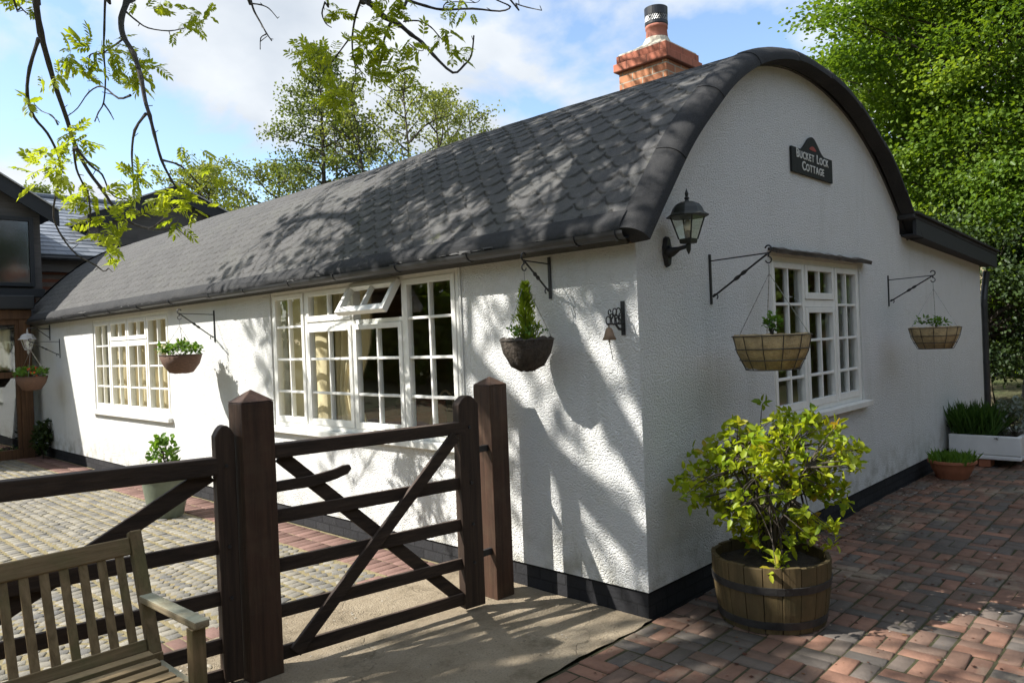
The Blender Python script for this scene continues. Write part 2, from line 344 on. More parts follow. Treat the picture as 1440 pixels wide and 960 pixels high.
class MB:
    def __init__(s): s.v = []; s.f = []; s.t = []; s.tone = .5
    def add(s, vs, fs):
        n = len(s.v); s.v += [tuple(p) for p in vs]; s.f += [tuple(i + n for i in f) for f in fs]; s.t += [s.tone] * len(vs); return s
    def box(s, x0, x1, y0, y1, z0, z1):
        vs = [(x, y, z) for z in (z0, z1) for y in (y0, y1) for x in (x0, x1)]
        return s.add(vs, [(0, 2, 3, 1), (4, 5, 7, 6), (0, 1, 5, 4), (2, 6, 7, 3), (0, 4, 6, 2), (1, 3, 7, 5)])
    def bar(s, p, q, w, h, up=(0, 0, 1)):
        p, q, up = Vector(p), Vector(q), Vector(up); d = (q - p).normalized()
        a = d.cross(up).normalized(); b = a.cross(d).normalized(); vs = []
        for c in (p, q):
            for i, j in ((-1, -1), (1, -1), (1, 1), (-1, 1)): vs.append(c + a * i * w / 2 + b * j * h / 2)
        return s.add(vs, [(3, 2, 1, 0), (4, 5, 6, 7), (0, 1, 5, 4), (1, 2, 6, 5), (2, 3, 7, 6), (3, 0, 4, 7)])
    def tube(s, pts, r, n=6, cap=True):
        pts = [Vector(p) for p in pts]; rs = r if isinstance(r, (list, tuple)) else [r] * len(pts)
        vs = []; prev = None
        for i, p in enumerate(pts):
            d = (pts[min(i + 1, len(pts) - 1)] - pts[max(i - 1, 0)])
            d = d.normalized() if d.length > 1e-9 else Vector((0, 0, 1))
            if prev is None: a = d.orthogonal().normalized()
            else:
                a = prev - d * prev.dot(d); a = a.normalized() if a.length > 1e-6 else d.orthogonal().normalized()
            prev = a; b = d.cross(a)
            for k in range(n):
                th = 2 * math.pi * k / n; vs.append(p + (a * math.cos(th) + b * math.sin(th)) * rs[i])
        fs = [(i * n + k, i * n + (k + 1) % n, (i + 1) * n + (k + 1) % n, (i + 1) * n + k) for i in range(len(pts) - 1) for k in range(n)]
        if cap: fs += [tuple(range(n - 1, -1, -1)), tuple((len(pts) - 1) * n + k for k in range(n))]
        return s.add(vs, fs)
    def lathe(s, prof, c, n=24, a0=0, cap=True, jit=0):
        vs = []
        for r, z in prof:
            for k in range(n):
                th = a0 + 2 * math.pi * k / n; rr = r * (1 + random.uniform(-jit, jit))
                vs.append((c[0] + rr * math.cos(th), c[1] + rr * math.sin(th), c[2] + z + random.uniform(-jit, jit) * .3))
        m = len(prof); fs = [(i * n + k, i * n + (k + 1) % n, (i + 1) * n + (k + 1) % n, (i + 1) * n + k) for i in range(m - 1) for k in range(n)]
        if cap:
            if prof[0][0] > 1e-4: fs.append(tuple(range(n - 1, -1, -1)))
            if prof[-1][0] > 1e-4: fs.append(tuple((m - 1) * n + k for k in range(n)))
        return s.add(vs, fs)
    def prism(s, poly, fn0, fn1):
        n = len(poly); vs = [fn0(p) for p in poly] + [fn1(p) for p in poly]
        return s.add(vs, [tuple(range(n - 1, -1, -1)), tuple(range(n, 2 * n))] + [(i, (i + 1) % n, n + (i + 1) % n, n + i) for i in range(n)])
    def build(s, name, mat, parent=None, loc=None, smooth=False, bevel=0, tone=False, seg=2):
        me = bpy.data.meshes.new(name); me.from_pydata(s.v, [], s.f); me.update()
        if tone:
            a = me.attributes.new('tone', 'FLOAT', 'POINT'); a.data.foreach_set('value', s.t)
        if smooth: me.polygons.foreach_set('use_smooth', [True] * len(me.polygons))
        o = link(name, me, mat, parent, loc)
        if bevel:
            b = o.modifiers.new('bevel', 'BEVEL'); b.width = bevel; b.segments = seg; b.limit_method = 'ANGLE'; b.angle_limit = R_(35)
        return o
def nrm(a): return a / np.maximum(np.linalg.norm(a, axis=-1, keepdims=True), 1e-9)
def leaf_arrays(P, D, N, L, W, tone=None, fold=.18, shape=(.28, .68)):
    """ovate leaves folded along the midrib; P base, D direction, N normal"""
    P, D, N = np.asarray(P, float), nrm(np.asarray(D, float)), np.asarray(N, float)
    n = len(P); S = nrm(np.cross(D, N)); U = nrm(np.cross(S, D))
    L = np.broadcast_to(L, (n,))[:, None]; W = np.broadcast_to(W, (n,))[:, None]
    t1, t2 = shape
    V = np.stack([P, P + D * L * t1 + S * W * .5 + U * W * fold, P + D * L * t2 + S * W * .42 + U * W * fold, P + D * L - U * L * .06,
                  P + D * L * t2 - S * W * .42 + U * W * fold, P + D * L * t1 - S * W * .5 + U * W * fold], 1).reshape(-1, 3)
    b = np.arange(n)[:, None] * 6
    Fq = np.concatenate([b + [0, 1, 2, 3], b + [0, 3, 4, 5]], 0)
    if tone is None: tone = RNG.random(n)
    return V, Fq, np.repeat(tone, 6)
def rdir(n, up=0.0):
    d = RNG.normal(size=(n, 3)); d[:, 2] += up; return nrm(d)
def leaf_obj(name, P, D, N, L, W, mat, parent=None, loc=None, tone=None, fold=.18):
    V, Fq, t = leaf_arrays(P, D, N, L, W, tone, fold)
    return link(name, mesh_np(name, V, Fq, t), mat, parent, loc)
def clumps(centres, radii, per, flat=.6):
    """points gathered round clump centres, with a tone per clump"""
    C = np.repeat(np.asarray(centres, float), per, 0); r = np.repeat(np.broadcast_to(radii, (len(centres),)), per)[:, None]
    P = C + RNG.normal(size=C.shape) * r * [1, 1, flat] * .55
    ct = np.repeat(RNG.random(len(centres)), per)
    return P, np.clip(.70 * ct + .30 * RNG.random(len(P)), 0, 1), C

# ================================================================== GROUND
def struct(o): o['kind'] = 'structure'; return o
def sheet(name, x0, x1, y0, y1, z, mat, nx=1, ny=1):
    b = MB(); b.add([(x0, y0, z), (x1, y0, z), (x1, y1, z), (x0, y1, z)], [(0, 1, 2, 3)]); return struct(b.build(name, mat))
sheet('ground', -400, 400, -400, 400, -.06, M['earth'])
def blocks(name, items, mat, h=.05, bev=.006):
    """items: cx,cy,angle,half length,half width,z jitter,tone -> one bevelled block each"""
    A = np.array(items, float); n = len(A)
    ca, sa = np.cos(A[:, 2]), np.sin(A[:, 2])
    tiltx, tilty = RNG.normal(0, .006, n), RNG.normal(0, .006, n)
    vs = []
    for lvl, ins in ((-h, 0.), (-bev, 0.), (0., bev)):
        for sx, sy in ((-1, -1), (1, -1), (1, 1), (-1, 1)):
            lx = sx * (A[:, 3] - ins); ly = sy * (A[:, 4] - ins)
            vs.append(np.stack([A[:, 0] + lx * ca - ly * sa, A[:, 1] + lx * sa + ly * ca, lvl + A[:, 5] + (lx * tiltx + ly * tilty)], 1))
    V = np.stack(vs, 1).reshape(-1, 3); b = np.arange(n)[:, None] * 12; F = []
    for l in (0, 4):
        for k in range(4): F.append(b + [l + k, l + (k + 1) % 4, l + 4 + (k + 1) % 4, l + 4 + k])
    F.append(b + [8, 9, 10, 11])
    return struct(link(name, mesh_np(name, V, np.concatenate(F, 0), np.repeat(A[:, 6], 12)), mat))
# -- brick paving (basket weave) in front of the gable
sheet('paving_bed', -4.6, 12.5, -5.6, -.012, -.0085, M['joint'])
it = []
for i in range(-23, 62):
    for j in range(0, 28):
        cx, cy = i * .204 + .10, -.115 - j * .204
        for k in (-1, 1):
            tone = RNG.choice([RNG.uniform(0, .36), RNG.uniform(.44, .72), RNG.uniform(.72, 1.)], p=[.33, .43, .24])
            a = 0 if (i + j) % 2 else math.pi / 2
            ox, oy = (0, k * .051) if a == 0 else (k * .051, 0)
            wob = .010 * math.sin(cx * 1.9 + cy * 1.3)
            it.append((cx + ox + RNG.normal(0, .0018), cy + oy + wob + RNG.normal(0, .0018), a + RNG.normal(0, .018), .0975 + RNG.normal(0, .001), .0465 + RNG.normal(0, .001), RNG.normal(0, .0028), tone))
blocks('brick_paving', it, M['paver'], .05, .007)
# -- sandy concrete threshold between gate and paving
def pad():
    nx, ny = 90, 60; xs = np.linspace(-6, .02, nx); ys = np.linspace(-.008, 1.86, ny)
    X, Y = np.meshgrid(xs, ys); Y = np.where(Y < .02, Y + .012 * np.sin(X * 7) + RNG.normal(0, .006, X.shape) + .004, Y); Z = .002 + .004 * np.sin(X * 3.1 + Y * 2) * np.cos(Y * 4.3) + RNG.normal(0, .0007, X.shape)
    V = np.stack([X, Y, Z], -1).reshape(-1, 3); q = (np.arange(ny - 1)[:, None] * nx + np.arange(nx - 1)).ravel()[:, None]
    return struct(link('sandy_threshold', mesh_np('pad', V, q + [0, 1, nx + 1, nx], None, True), M['pad']))
pad()
# -- courtyard: setts in segmental arcs, red brick border along the wall
sheet('courtyard_bed', -14, .02, 1.86, 13.2, -.0065, M['sand_joint'])
it = []
Wc = .98; Rr = Wc / math.sqrt(2)
for c in range(-5, 1):
    cx = -.47 - Wc / 2 - (-c) * Wc
    for k in range(-4, 128):
        n = 9
        for q in range(n):
            th = (q + .5 - n / 2) / n * math.pi / 2
            x = cx + Rr * math.sin(th); y = 2.0 + k * .090 + Rr * math.cos(th) - Rr * .72
            if y < 2.06 or y > 13.05: continue
            it.append((x + RNG.normal(0, .003), y + RNG.normal(0, .003), -th + RNG.normal(0, .04), .046 + RNG.uniform(-.006, .002), .0395 + RNG.uniform(-.003, .001), RNG.normal(0, .002), RNG.random()))
blocks('courtyard_setts', it, M['sett'], .05, .0065)
it = []
for k in range(106):
    for q in range(2): it.append((-.115 - q * .212, 1.97 + k * .104, RNG.normal(0, .01), .102, .048, RNG.normal(0, .002), RNG.random()))
for k in range(56):
    it.append((-.52 - k * .104, 1.955, math.pi / 2 + RNG.normal(0, .01), .096, .048, RNG.normal(0, .002), RNG.random()))
blocks('brick_border', it, M['red_strip'], .05, .007)
# -- loose pebbles on the threshold, fallen leaf scraps on the bricks
def scatter(name, n, fx, mat, s0, s1, flat=.5):
    P = np.array([fx() for _ in range(n)]); s = RNG.uniform(s0, s1, n) * (RNG.random(n) ** 1.5 + .5)
    oct_ = np.array([(1, 0, 0), (0, 1, 0), (-1, 0, 0), (0, -1, 0), (0, 0, 1)], float)
    a = RNG.uniform(0, 6.28, n); J = RNG.uniform(.6, 1.3, (n, 5, 1))
    V = oct_[None] * J; V[..., 2] *= flat
    c, sn = np.cos(a)[:, None], np.sin(a)[:, None]
    V = np.stack([V[..., 0] * c - V[..., 1] * sn, V[..., 0] * sn + V[..., 1] * c, V[..., 2]], -1) * s[:, None, None] + P[:, None]
    b = np.arange(n)[:, None] * 5; Fq = np.concatenate([b + [i, (i + 1) % 4, 4] for i in range(4)], 0)
    o = link(name, mesh_np(name, V.reshape(-1, 3), Fq, np.repeat(RNG.random(n), 5)), mat); o['kind'] = 'stuff'; return o
scatter('loose_pebbles', 1500, lambda: (RNG.uniform(-4.5, 0), RNG.uniform(.02, 1.85), .004), M['pebble'], .002, .007)
scatter('gravel_scatter', 2600, lambda: (RNG.uniform(-5, -2.0), RNG.uniform(.9, 1.85), .005), M['pebble'], .004, .013, .7)
def lit():
    if RNG.random() < .5: x = RNG.uniform(.6, 6); y = -.03 - abs(RNG.normal(0, .22)); return (x, y, .003)
    return (RNG.uniform(-1.5, 7), RNG.uniform(-2.6, -.03), .003)
scatter('leaf_scraps', 3200, lit, M['litter'], .004, .013, .25)

# ================================================================== COTTAGE
cottage = thing('cottage', 'white pebble-dashed single-storey cottage with a dark rounded barrel roof and brick chimney', 'cottage', (0, 0, 0))
AX = np.array([-.04, .10, .31, .49, .60, .83, 1.03, 1.41, 1.83, 2.28, 2.57, 2.86, 3.3, 3.515, 3.97, 4.45, 4.91, 5.15])
AZ = np.array([2.317, 2.478, 2.70, 2.905, 3.03, 3.235, 3.375, 3.577, 3.715, 3.795, 3.81, 3.79, 3.71, 3.645, 3.475, 3.2, 2.87, 2.65])
pc = np.polyfit(AX - 2.55, AZ, 6)
arch = lambda x: float(np.polyval(pc, x - 2.55))
xs = np.linspace(-.10, 5.2, 400); zs = np.polyval(pc, xs - 2.55)
sl_ = np.concatenate([[0], np.cumsum(np.hypot(np.diff(xs), np.diff(zs)))]); SLEN = sl_[-1]
def arc(s, off=0.0):
    x = np.interp(s, sl_, xs); z = np.interp(s, sl_, zs)
    e = .03; tx = np.interp(s + e, sl_, xs) - np.interp(s - e, sl_, xs); tz = np.interp(s + e, sl_, zs) - np.interp(s - e, sl_, zs)
    l = np.hypot(tx, tz); return x - tz / l * off, z + tx / l * off
# window openings: (u0,u1,z0,z1)
W2 = (1.585, 4.37, .94, 2.262); W3 = (6.89, 9.64, .90, 2.215); W1 = (1.80, 3.715, 1.0, 2.275)
TH = .24; ZW = .165
mp_side = lambda u, z, d: (d, u, z)
mp_gab = lambda u, z, d: (u, d, z)
mp_back = lambda u, z, d: (5.05 - d, u, z)
mp_far = lambda u, z, d: (u, 12.9 - d, z)
def wall_cols(b, us, top, z0, ops, mp, th=TH):
    cuts = sorted(set(list(us) + [o[0] for o in ops] + [o[1] for o in ops]))
    for a, c in zip(cuts[:-1], cuts[1:]):
        mid = (a + c) / 2; seg = [(z0, z0, None, None)]
        op = [o for o in ops if o[0] < mid < o[1]]
        spans = [((z0, z0), (op[0][2],) * 2), ((op[0][3],) * 2, (top(a), top(c)))] if op else [((z0, z0), (top(a), top(c)))]
        for (l0, l1), (h0, h1) in spans:
            for d in (0, th): b.add([mp(a, l0, d), mp(c, l1, d), mp(c, h1, d), mp(a, h0, d)], [(0, 1, 2, 3)])
        b.add([mp(a, top(a), 0), mp(c, top(c), 0), mp(c, top(c), th), mp(a, top(a), th)], [(0, 1, 2, 3)])
        b.add([mp(a, z0, 0), mp(c, z0, 0), mp(c, z0, th), mp(a, z0, th)], [(0, 1, 2, 3)])
    for o in ops:
        for (ua, za), (ub, zb) in (((o[0], o[2]), (o[1], o[2])), ((o[1], o[2]), (o[1], o[3])), ((o[1], o[3]), (o[0], o[3])), ((o[0], o[3]), (o[0], o[2]))):
            b.add([mp(ua, za, 0), mp(ub, zb, 0), mp(ub, zb, th), mp(ua, za, th)], [(0, 1, 2, 3)])
b = MB()
wall_cols(b, [0, 12.9], lambda u: 2.36, ZW, [W2, W3], mp_side)
def gtop(x):
    if x <= 4.96: return arch(max(x, .0)) + .02
    return 2.66 - (x - 4.96) * .043
gx = sorted(set(list(np.linspace(0, 4.96, 63)) + [4.961, 8.45]))
wall_cols(b, gx, gtop, ZW, [W1], mp_gab)
wall_cols(b, [0.24, 12.9], lambda u: 2.45, ZW, [], mp_back)
wall_cols(b, list(np.linspace(0, 5.05, 50)), lambda x: arch(x) + .02, ZW, [], mp_far)
wall_cols(b, [0, 6.0], lambda u: 2.50, ZW, [], lambda u, z, d: (8.45 - d, u, z))
wall_cols(b, [5.05, 8.45], lambda u: 2.6, ZW, [], lambda u, z, d: (u, 6.0 - d, z))
b.build('wall', M['render'], cottage)
b = MB(); i_ = .016
b.box(i_, .22, i_, 12.9, -.05, ZW + .004); b.box(.225, 8.45 - i_, i_, .22, -.05, ZW + .004); b.box(8.2, 8.45 - i_, .225, 6, -.05, ZW + .004)
b.build('plinth', M['plinth'], cottage)
# interior shell
b = MB(); b.box(.245, 4.8, .245, 12.6, .05, .12); b.build('floor', M['interior_floor'], cottage)
b = MB(); b.box(4.70, 4.78, .245, 12.6, .13, 2.33); b.box(.25, 4.69, 1.38, 1.46, .13, 2.33); b.box(.245, 4.69, 5.3, 5.4, .13, 2.33); b.box(.245, 4.69, 10.4, 10.5, .13, 2.33); b.box(.245, 4.8, .245, 12.6, 2.34, 2.39)  # partition behind the gable window added to block light and darken its view
b.build('interior_wall', M['interior'], cottage)

# ---- roof: felt shingles with scalloped tails, laid as real steps
def roof():
    S = np.concatenate([np.linspace(0, .60 * SLEN, 520), np.linspace(.60 * SLEN, SLEN, 90)[1:]]); yk = np.linspace(0, 1, 640); Y = -.03 + 12.96 * (.42 * yk + .58 * yk ** 2)
    ns, ny = len(S), len(Y)
    SS, YY = np.meshgrid(S, Y, indexing='ij')
    h, w, amp = .120, .235, .85
    yw = YY + .008 * np.sin(SS * 3.1 + YY * 1.7); sw_ = SS + .006 * np.sin(YY * 2.3)
    r = np.floor(sw_ / h); t = sw_ / h - r
    def tile(rr):
        off = np.where(rr % 2 == 0, 0., .5) + .22 * np.sin(rr * 12.7); c = np.floor(yw / w + off); uu = yw / w + off - c - .5
        return c, amp * (1 - np.sqrt(np.clip(1 - (1.96 * uu) ** 2, 0, 1)))
    c0, e0 = tile(r); c1, e1 = tile(r - 1)
    top = t >= e0; rr = np.where(top, r, r - 1); cc = np.where(top, c0, c1); d = np.where(top, t - e0, t + 1 - e1)
    hsh = lambda a, b_, k: np.modf(np.abs(np.sin(a * 12.9898 + b_ * 78.233 + k) * 43758.5453))[0]
    H = .0065 * (1.15 - np.clip(d, 0, 1.6)) + .004 * hsh(rr, cc, 3.1)
    gap = np.where(top, 9., (e0 - t) * h); gap1 = np.clip(1 - np.abs(gap - .007) / .0095, 0, 1); H = H - .014 * gap1
    tone = np.clip(.25 + .6 * hsh(rr, cc, 1.7) , 0, 1)
    sag = .012 * np.sin(YY * .9) + .004 * np.sin(YY * 2.1 + SS)
    X, Z = arc(SS, 0.11 + H + sag)
    V = np.stack([X, YY, Z], -1).reshape(-1, 3)
    q = (np.arange(ns - 1)[:, None] * ny + np.arange(ny - 1)).ravel()[:, None]; Fq = [q + [0, 1, ny + 1, ny]]
    nb = len(V)
    Si = np.linspace(0, SLEN, 60); xi, zi = arc(Si, 0.0); Vi = np.concatenate([np.stack([xi, np.full(60, -.02), zi], 1), np.stack([xi, np.full(60, 12.93), zi], 1)])
    k = nb + np.arange(59)[:, None]; Fq.append(k + [0, 1, 61, 60])
    V = np.concatenate([V, Vi]); Fq.append(np.array([[0, ny - 1, nb + 60, nb]]))
    return link('roof', mesh_np('roof', V, np.concatenate(Fq, 0), np.concatenate([tone.ravel(), np.full(120, .3)])), M['roof'], cottage)
rf = roof()
def verge(name, y0, sgn, parent):
    """rolled felt edge round the gable, in lapped lengths"""
    b = MB(); cuts = np.linspace(0, SLEN, 10)
    for a, c in zip(cuts[:-1], cuts[1:]):
        S = np.linspace(a + .002, c + .004, 9); rows = []
        prof = []
        for th in np.linspace(0, 1, 9):
            ang = th * math.pi / 2; prof.append((.122 * math.cos(ang) ** .9 + .006, .160 * math.sin(ang) ** .85))
        prof.append((.001, .135)); prof.append((-.004, .03))
        lift = .0
        for i, s in enumerate(S):
            lift = .0045 * (1 - i / 8)
            rows.append([(float(arc(s, o + lift + .004 * math.sin(s * 9))[0]), y0 - sgn * (d_ + lift + .005 * math.sin(s * 5 + 1)), float(arc(s, o + lift)[1])) for o, d_ in prof])
        n = len(prof); vs = [p for r_ in rows for p in r_]
        b.add(vs, [(i * n + j, i * n + j + 1, (i + 1) * n + j + 1, (i + 1) * n + j) for i in range(8) for j in range(n - 1)] + [tuple(range(n)), tuple(8 * n + j for j in range(n))])
    o = b.build(name, M['verge'], parent, smooth=True)
    o.data.set_sharp_from_angle(angle=R_(50)); return o
verge('verge_trim', -.005, 1, rf); verge('verge_trim', 12.92, -1, rf)
# eaves: turned-down felt, fascia, gutter
ex, ez = float(arc(0, .11)[0]), float(arc(0, .11)[1])
b = MB(); n = 420
ys = np.linspace(-.03, 13.0, n); vs = []
prof = [(ex + .070, ez + .128), (ex + .030, ez + .088), (ex + .002, ez + .052), (ex - .010, ez + .026), (ex - .008, ez + .004), (ex + .012, ez - .010), (ex + .05, ez - .006)]
for y in ys:
    w_ = .007 * math.sin(y * 3.1) + .006 * math.sin(y * 7.7 + 1) + .004 * math.sin(y * 17.1); lap = .006 * ((y * 1.02) % 1.0)
    vs += [(x - (w_ + lap) * (.4 + .1 * i), y, z - (w_ + lap) * .16 * i) for i, (x, z) in enumerate(prof)]
k = len(prof); b.add(vs, [(i * k + j, i * k + j + 1, (i + 1) * k + j + 1, (i + 1) * k + j) for i in range(n - 1) for j in range(k - 1)])
b.build('eaves_felt', M['verge'], rf, smooth=True)
b = MB(); b.box(-.075, -.05, -.03, 12.93, 2.245, 2.35); b.box(-.05, .0, -.03, 12.93, 2.255, 2.275); b.build('fascia', M['fascia'], cottage)
b = MB(); gx0, gz0 = -.176, 2.306; n = 9
outer = [(gx0 + .047 * math.cos(math.pi + math.pi * i / (n - 1)), gz0 + .047 * math.sin(math.pi + math.pi * i / (n - 1))) for i in range(n)]
inner = [(gx0 + .042 * math.cos(math.pi + math.pi * i / (n - 1)), gz0 + .042 * math.sin(math.pi + math.pi * i / (n - 1))) for i in range(n)][::-1]
segy = [-.06, 2.07, 3.65, 5.28, 7.3, 9.3, 11.2, 12.98]
for y0, y1 in zip(segy[:-1], segy[1:]):
    dz = RNG.normal(0, .003)
    b.prism(outer + inner, lambda p: (p[0], y0, p[1] + dz), lambda p: (p[0], y1 - .003, p[1] + dz))
gut = b.build('gutter', M['gutter'], cottage, smooth=False)
big = [(gx0 + (p[0] - gx0) * 1.16, gz0 + (p[1] - gz0) * 1.16) for p in outer]
for y in (0.0, .30, 1.25, 2.07, 2.9, 3.65, 4.5, 5.28, 6.3, 7.3, 8.3, 9.3, 10.3, 11.2, 12.2):
    wd = .05 if y in segy else .022; b = MB()
    b.prism(big + [(p[0], p[1]) for p in outer[::-1]], lambda p: (p[0], y - wd / 2, p[1]), lambda p: (p[0], y + wd / 2, p[1]))
    b.build('gutter_bracket', M['gutter'], gut)
# lean-to roof, bargeboard, downpipe
b = MB()
def slab(x0, x1, y0, y1, zt0, zt1, th): 
    b.add([(x0, y0, zt0), (x1, y0, zt1), (x1, y1, zt1), (x0, y1, zt0), (x0, y0, zt0 - th), (x1, y0, zt1 - th), (x1, y1, zt1 - th), (x0, y1, zt0 - th)], [(0, 1, 2, 3), (7, 6, 5, 4), (0, 4, 5, 1), (1, 5, 6, 2), (2, 6, 7, 3), (3, 7, 4, 0)])
slab(4.90, 8.72, -.17, 6.2, 2.86, 2.665, .05)
lr = b.build('extension_roof', M['verge'], cottage, bevel=.01)
b = MB(); slab(4.97, 8.70, -.165, -.13, 2.808, 2.612, .17); slab(5.0, 8.69, -.125, .0, 2.66, 2.485, .02); b.build('bargeboard', M['frame_dark'], lr)
b = MB(); slab(4.92, 8.74, -.195, -.10, 2.885, 2.69, .03); b.build('felt_edge', M['verge'], lr, bevel=.008)
b = MB(); b.tube([(8.62, -.05, 2.40), (8.60, -.03, 2.2), (8.54, -.02, 2.0), (8.54, -.02, .1)], .045, 10)
for z in (1.9, 1.1, .4): b.lathe([(.052, 0), (.052, .04)], (8.54, -.02, z), 10)
b.build('downpipe', M['gutter'], cottage, smooth=False)
# ---- chimney (stands on the roof slope)
b = MB(); b.box(2.30, 2.86, 1.15, 1.68, 3.6, 4.235); ch = b.build('chimney', M['brick_stack'], cottage, bevel=.006)
b = MB(); b.box(2.262, 2.898, 1.112, 1.718, 4.236, 4.315); b.box(2.285, 2.875, 1.135, 1.695, 4.316, 4.392); b.build('corbel', M['brick_red'], ch, bevel=.006)
b = MB(); rings = []
for hx, hy, z, rnd in ((.283, .268, 4.394, 0), (.275, .26, 4.412, 0), (.19, .185, 4.455, .3), (.135, .135, 4.50, .8), (.112, .112, 4.555, 1)):
    for k in range(24):
        th = 2 * math.pi * k / 24; c, sn = math.cos(th), math.sin(th); q = max(abs(c), abs(sn)); q = 1 / q * (1 - rnd) + rnd; rings.append((2.58 + hx * c * q, 1.415 + hy * sn * q, z))
b.add(rings, [(i * 24 + k, i * 24 + (k + 1) % 24, (i + 1) * 24 + (k + 1) % 24, (i + 1) * 24 + k) for i in range(4) for k in range(24)])
b.build('flaunching', M['mortar'], ch)
b = MB(); b.lathe([(.112, 4.52), (.106, 4.565), (.100, 4.645), (.108, 4.650), (.108, 4.680), (.09, 4.685), (.088, 4.565)], (2.58, 1.415, 0), 28); pot = b.build('chimney_pot', M['pot_clay'], ch, smooth=True)
b = MB(); b.lathe([(.108, 4.677), (.111, 4.687), (.111, 4.715), (.103, 4.715)], (2.58, 1.415, 0), 28, cap=False); b.lathe([(.111, 4.770), (.113, 4.850), (.104, 4.850), (.102, 4.770)], (2.58, 1.415, 0), 28, cap=False); b.lathe([(.103, 4.835), (.098, 4.837)], (2.58, 1.415, 0), 28)
for k in range(4):
    th = k * math.pi / 2; b.tube([(2.58 + .107 * math.cos(th), 1.415 + .107 * math.sin(th), 4.705), (2.58 + .107 * math.cos(th), 1.415 + .107 * math.sin(th), 4.780)], .005, 5)
b.build('cowl', M['cowl'], ch, smooth=False)
b = MB()
for k in range(32):
    th = k * 2 * math.pi / 32
    for sg in (-1, 1):
        t2 = th + sg * .35; b.tube([(2.58 + .107 * math.cos(q), 1.415 + .107 * math.sin(q), z) for q, z in ((th, 4.712), ((th + t2) / 2, 4.743), (t2, 4.773))], .003, 4)
b.build('cowl_mesh', M['cowl_mesh'], ch)

# ---- windows
def ubox(b, mp, u0, u1, z0, z1, d0, d1):
    p, q = mp(u0, z0, d0), mp(u1, z1, d1)
    b.box(*(v for i in range(3) for v in (min(p[i], q[i]), max(p[i], q[i]))))
def sash_parts(u0, u1, z0, z1, ncol, rows, st=.045, bar=.022, bot=None):
    """boxes (u0,u1,z0,z1,depth0,depth1) of one sash"""
    bot = bot or st; r = [(u0, u0 + st, z0, z1), (u1 - st, u1, z0, z1), (u0 + st, u1 - st, z0, z0 + bot), (u0 + st, u1 - st, z1 - st, z1)]
    g = [(u0 + st + (u1 - u0 - 2 * st) * k / ncol - bar / 2, u0 + st + (u1 - u0 - 2 * st) * k / ncol + bar / 2) for k in range(1, ncol)]
    bars = [(a, c, z0 + bot, z1 - st) for a, c in g]; hz = [(u0 + st, u1 - st, z - bar / 2, z + bar / 2) for z in rows]
    return r, bars, hz
def window(mp, W, panels, mull, sill_out=.06, opened=None, sill=True, dp=.056):
    u0, u1, z0, z1 = W; F = .045
    b = MB()
    ubox(b, mp, u0, u0 + F, z0, z1, .015, .10); ubox(b, mp, u1 - F, u1, z0, z1, .015, .10)
    ubox(b, mp, u0 + F, u1 - F, z1 - F, z1, .015, .10); ubox(b, mp, u0 + F, u1 - F, z0, z0 + F, .015, .10)
    for a, c, za, zb in mull: ubox(b, mp, a, c, za, zb, .018, .098)
    w = b.build('window', M['white_paint'], cottage, bevel=.004)
    for i, (ua, ub, za, zb, nc, rows) in enumerate(panels):
        r, bars, hz = sash_parts(ua, ub, za, zb, nc, rows, bot=.055)
        b = MB(); pb = MB()
        if opened == i:
            ang = R_(33); cz, sz = math.cos(ang), math.sin(ang)
            def mpo(u, z, d, mp=mp):
                h = zb - z; dd = d - .01
                return mp(u, zb - h * cz - dd * sz * 1.0, .01 - h * sz + dd * cz)
            for lst, d0, d1 in ((r, -.02, .035), (bars, -.014, .03), (hz, -.013, .029)):
                for (a, c, e, f) in lst:
                    vs = [mpo(x, z, d) for z in (e, f) for d in (d0, d1) for x in (a, c)]
                    b.add(vs, [(0, 2, 3, 1), (4, 5, 7, 6), (0, 1, 5, 4), (2, 6, 7, 3), (0, 4, 6, 2), (1, 3, 7, 5)])
            pb.add([mpo(ua + .04, za + .04, .01), mpo(ub - .04, za + .04, .01), mpo(ub - .04, zb - .04, .01), mpo(ua + .04, zb - .04, .01)], [(0, 1, 2, 3)])
        else:
            for lst, d0, d1 in ((r, .006, dp + .003), (bars, .014, dp), (hz, .0155, dp - .0015)):
                for (a, c, e, f) in lst: ubox(b, mp, a, c, e, f, d0, d1)
            pb.add([mp(ua + .04, za + .04, .036), mp(ub - .04, za + .04, .036), mp(ub - .04, zb - .04, .036), mp(ua + .04, zb - .04, .036)], [(0, 1, 2, 3)])
        b.build('sash', M['white_paint'], w, bevel=.003); pb.build('pane', M['glass'], w)
    if sill:
        b = MB(); ubox(b, mp, u0 - .05, u1 + .05, z0 - .055, z0 - .002, -sill_out, .10); b.build('sill', M['sill_paint'], w, bevel=.006)
    return w
r4 = [1.905, 1.592, 1.28]; r3 = [1.592, 1.28]
window(mp_side, W2, [
    (3.765, 4.325, .985, 2.217, 2, r4), (2.995, 3.715, .985, 1.885, 2, r3), (2.995, 3.715, 1.935, 2.217, 2, []),
    (2.285, 2.965, .985, 1.885, 2, r3), (2.285, 2.965, 1.925, 2.222, 2, []), (1.63, 2.245, .985, 2.217, 2, r4)],
    [(3.715, 3.765, .985, 2.217), (2.965, 2.995, .985, 2.217), (2.245, 2.285, .985, 2.217), (2.995, 3.715, 1.887, 1.933), (2.285, 2.965, 1.887, 1.923)], opened=4)
r4 = [1.83, 1.54, 1.25]; r3 = [1.54, 1.25]
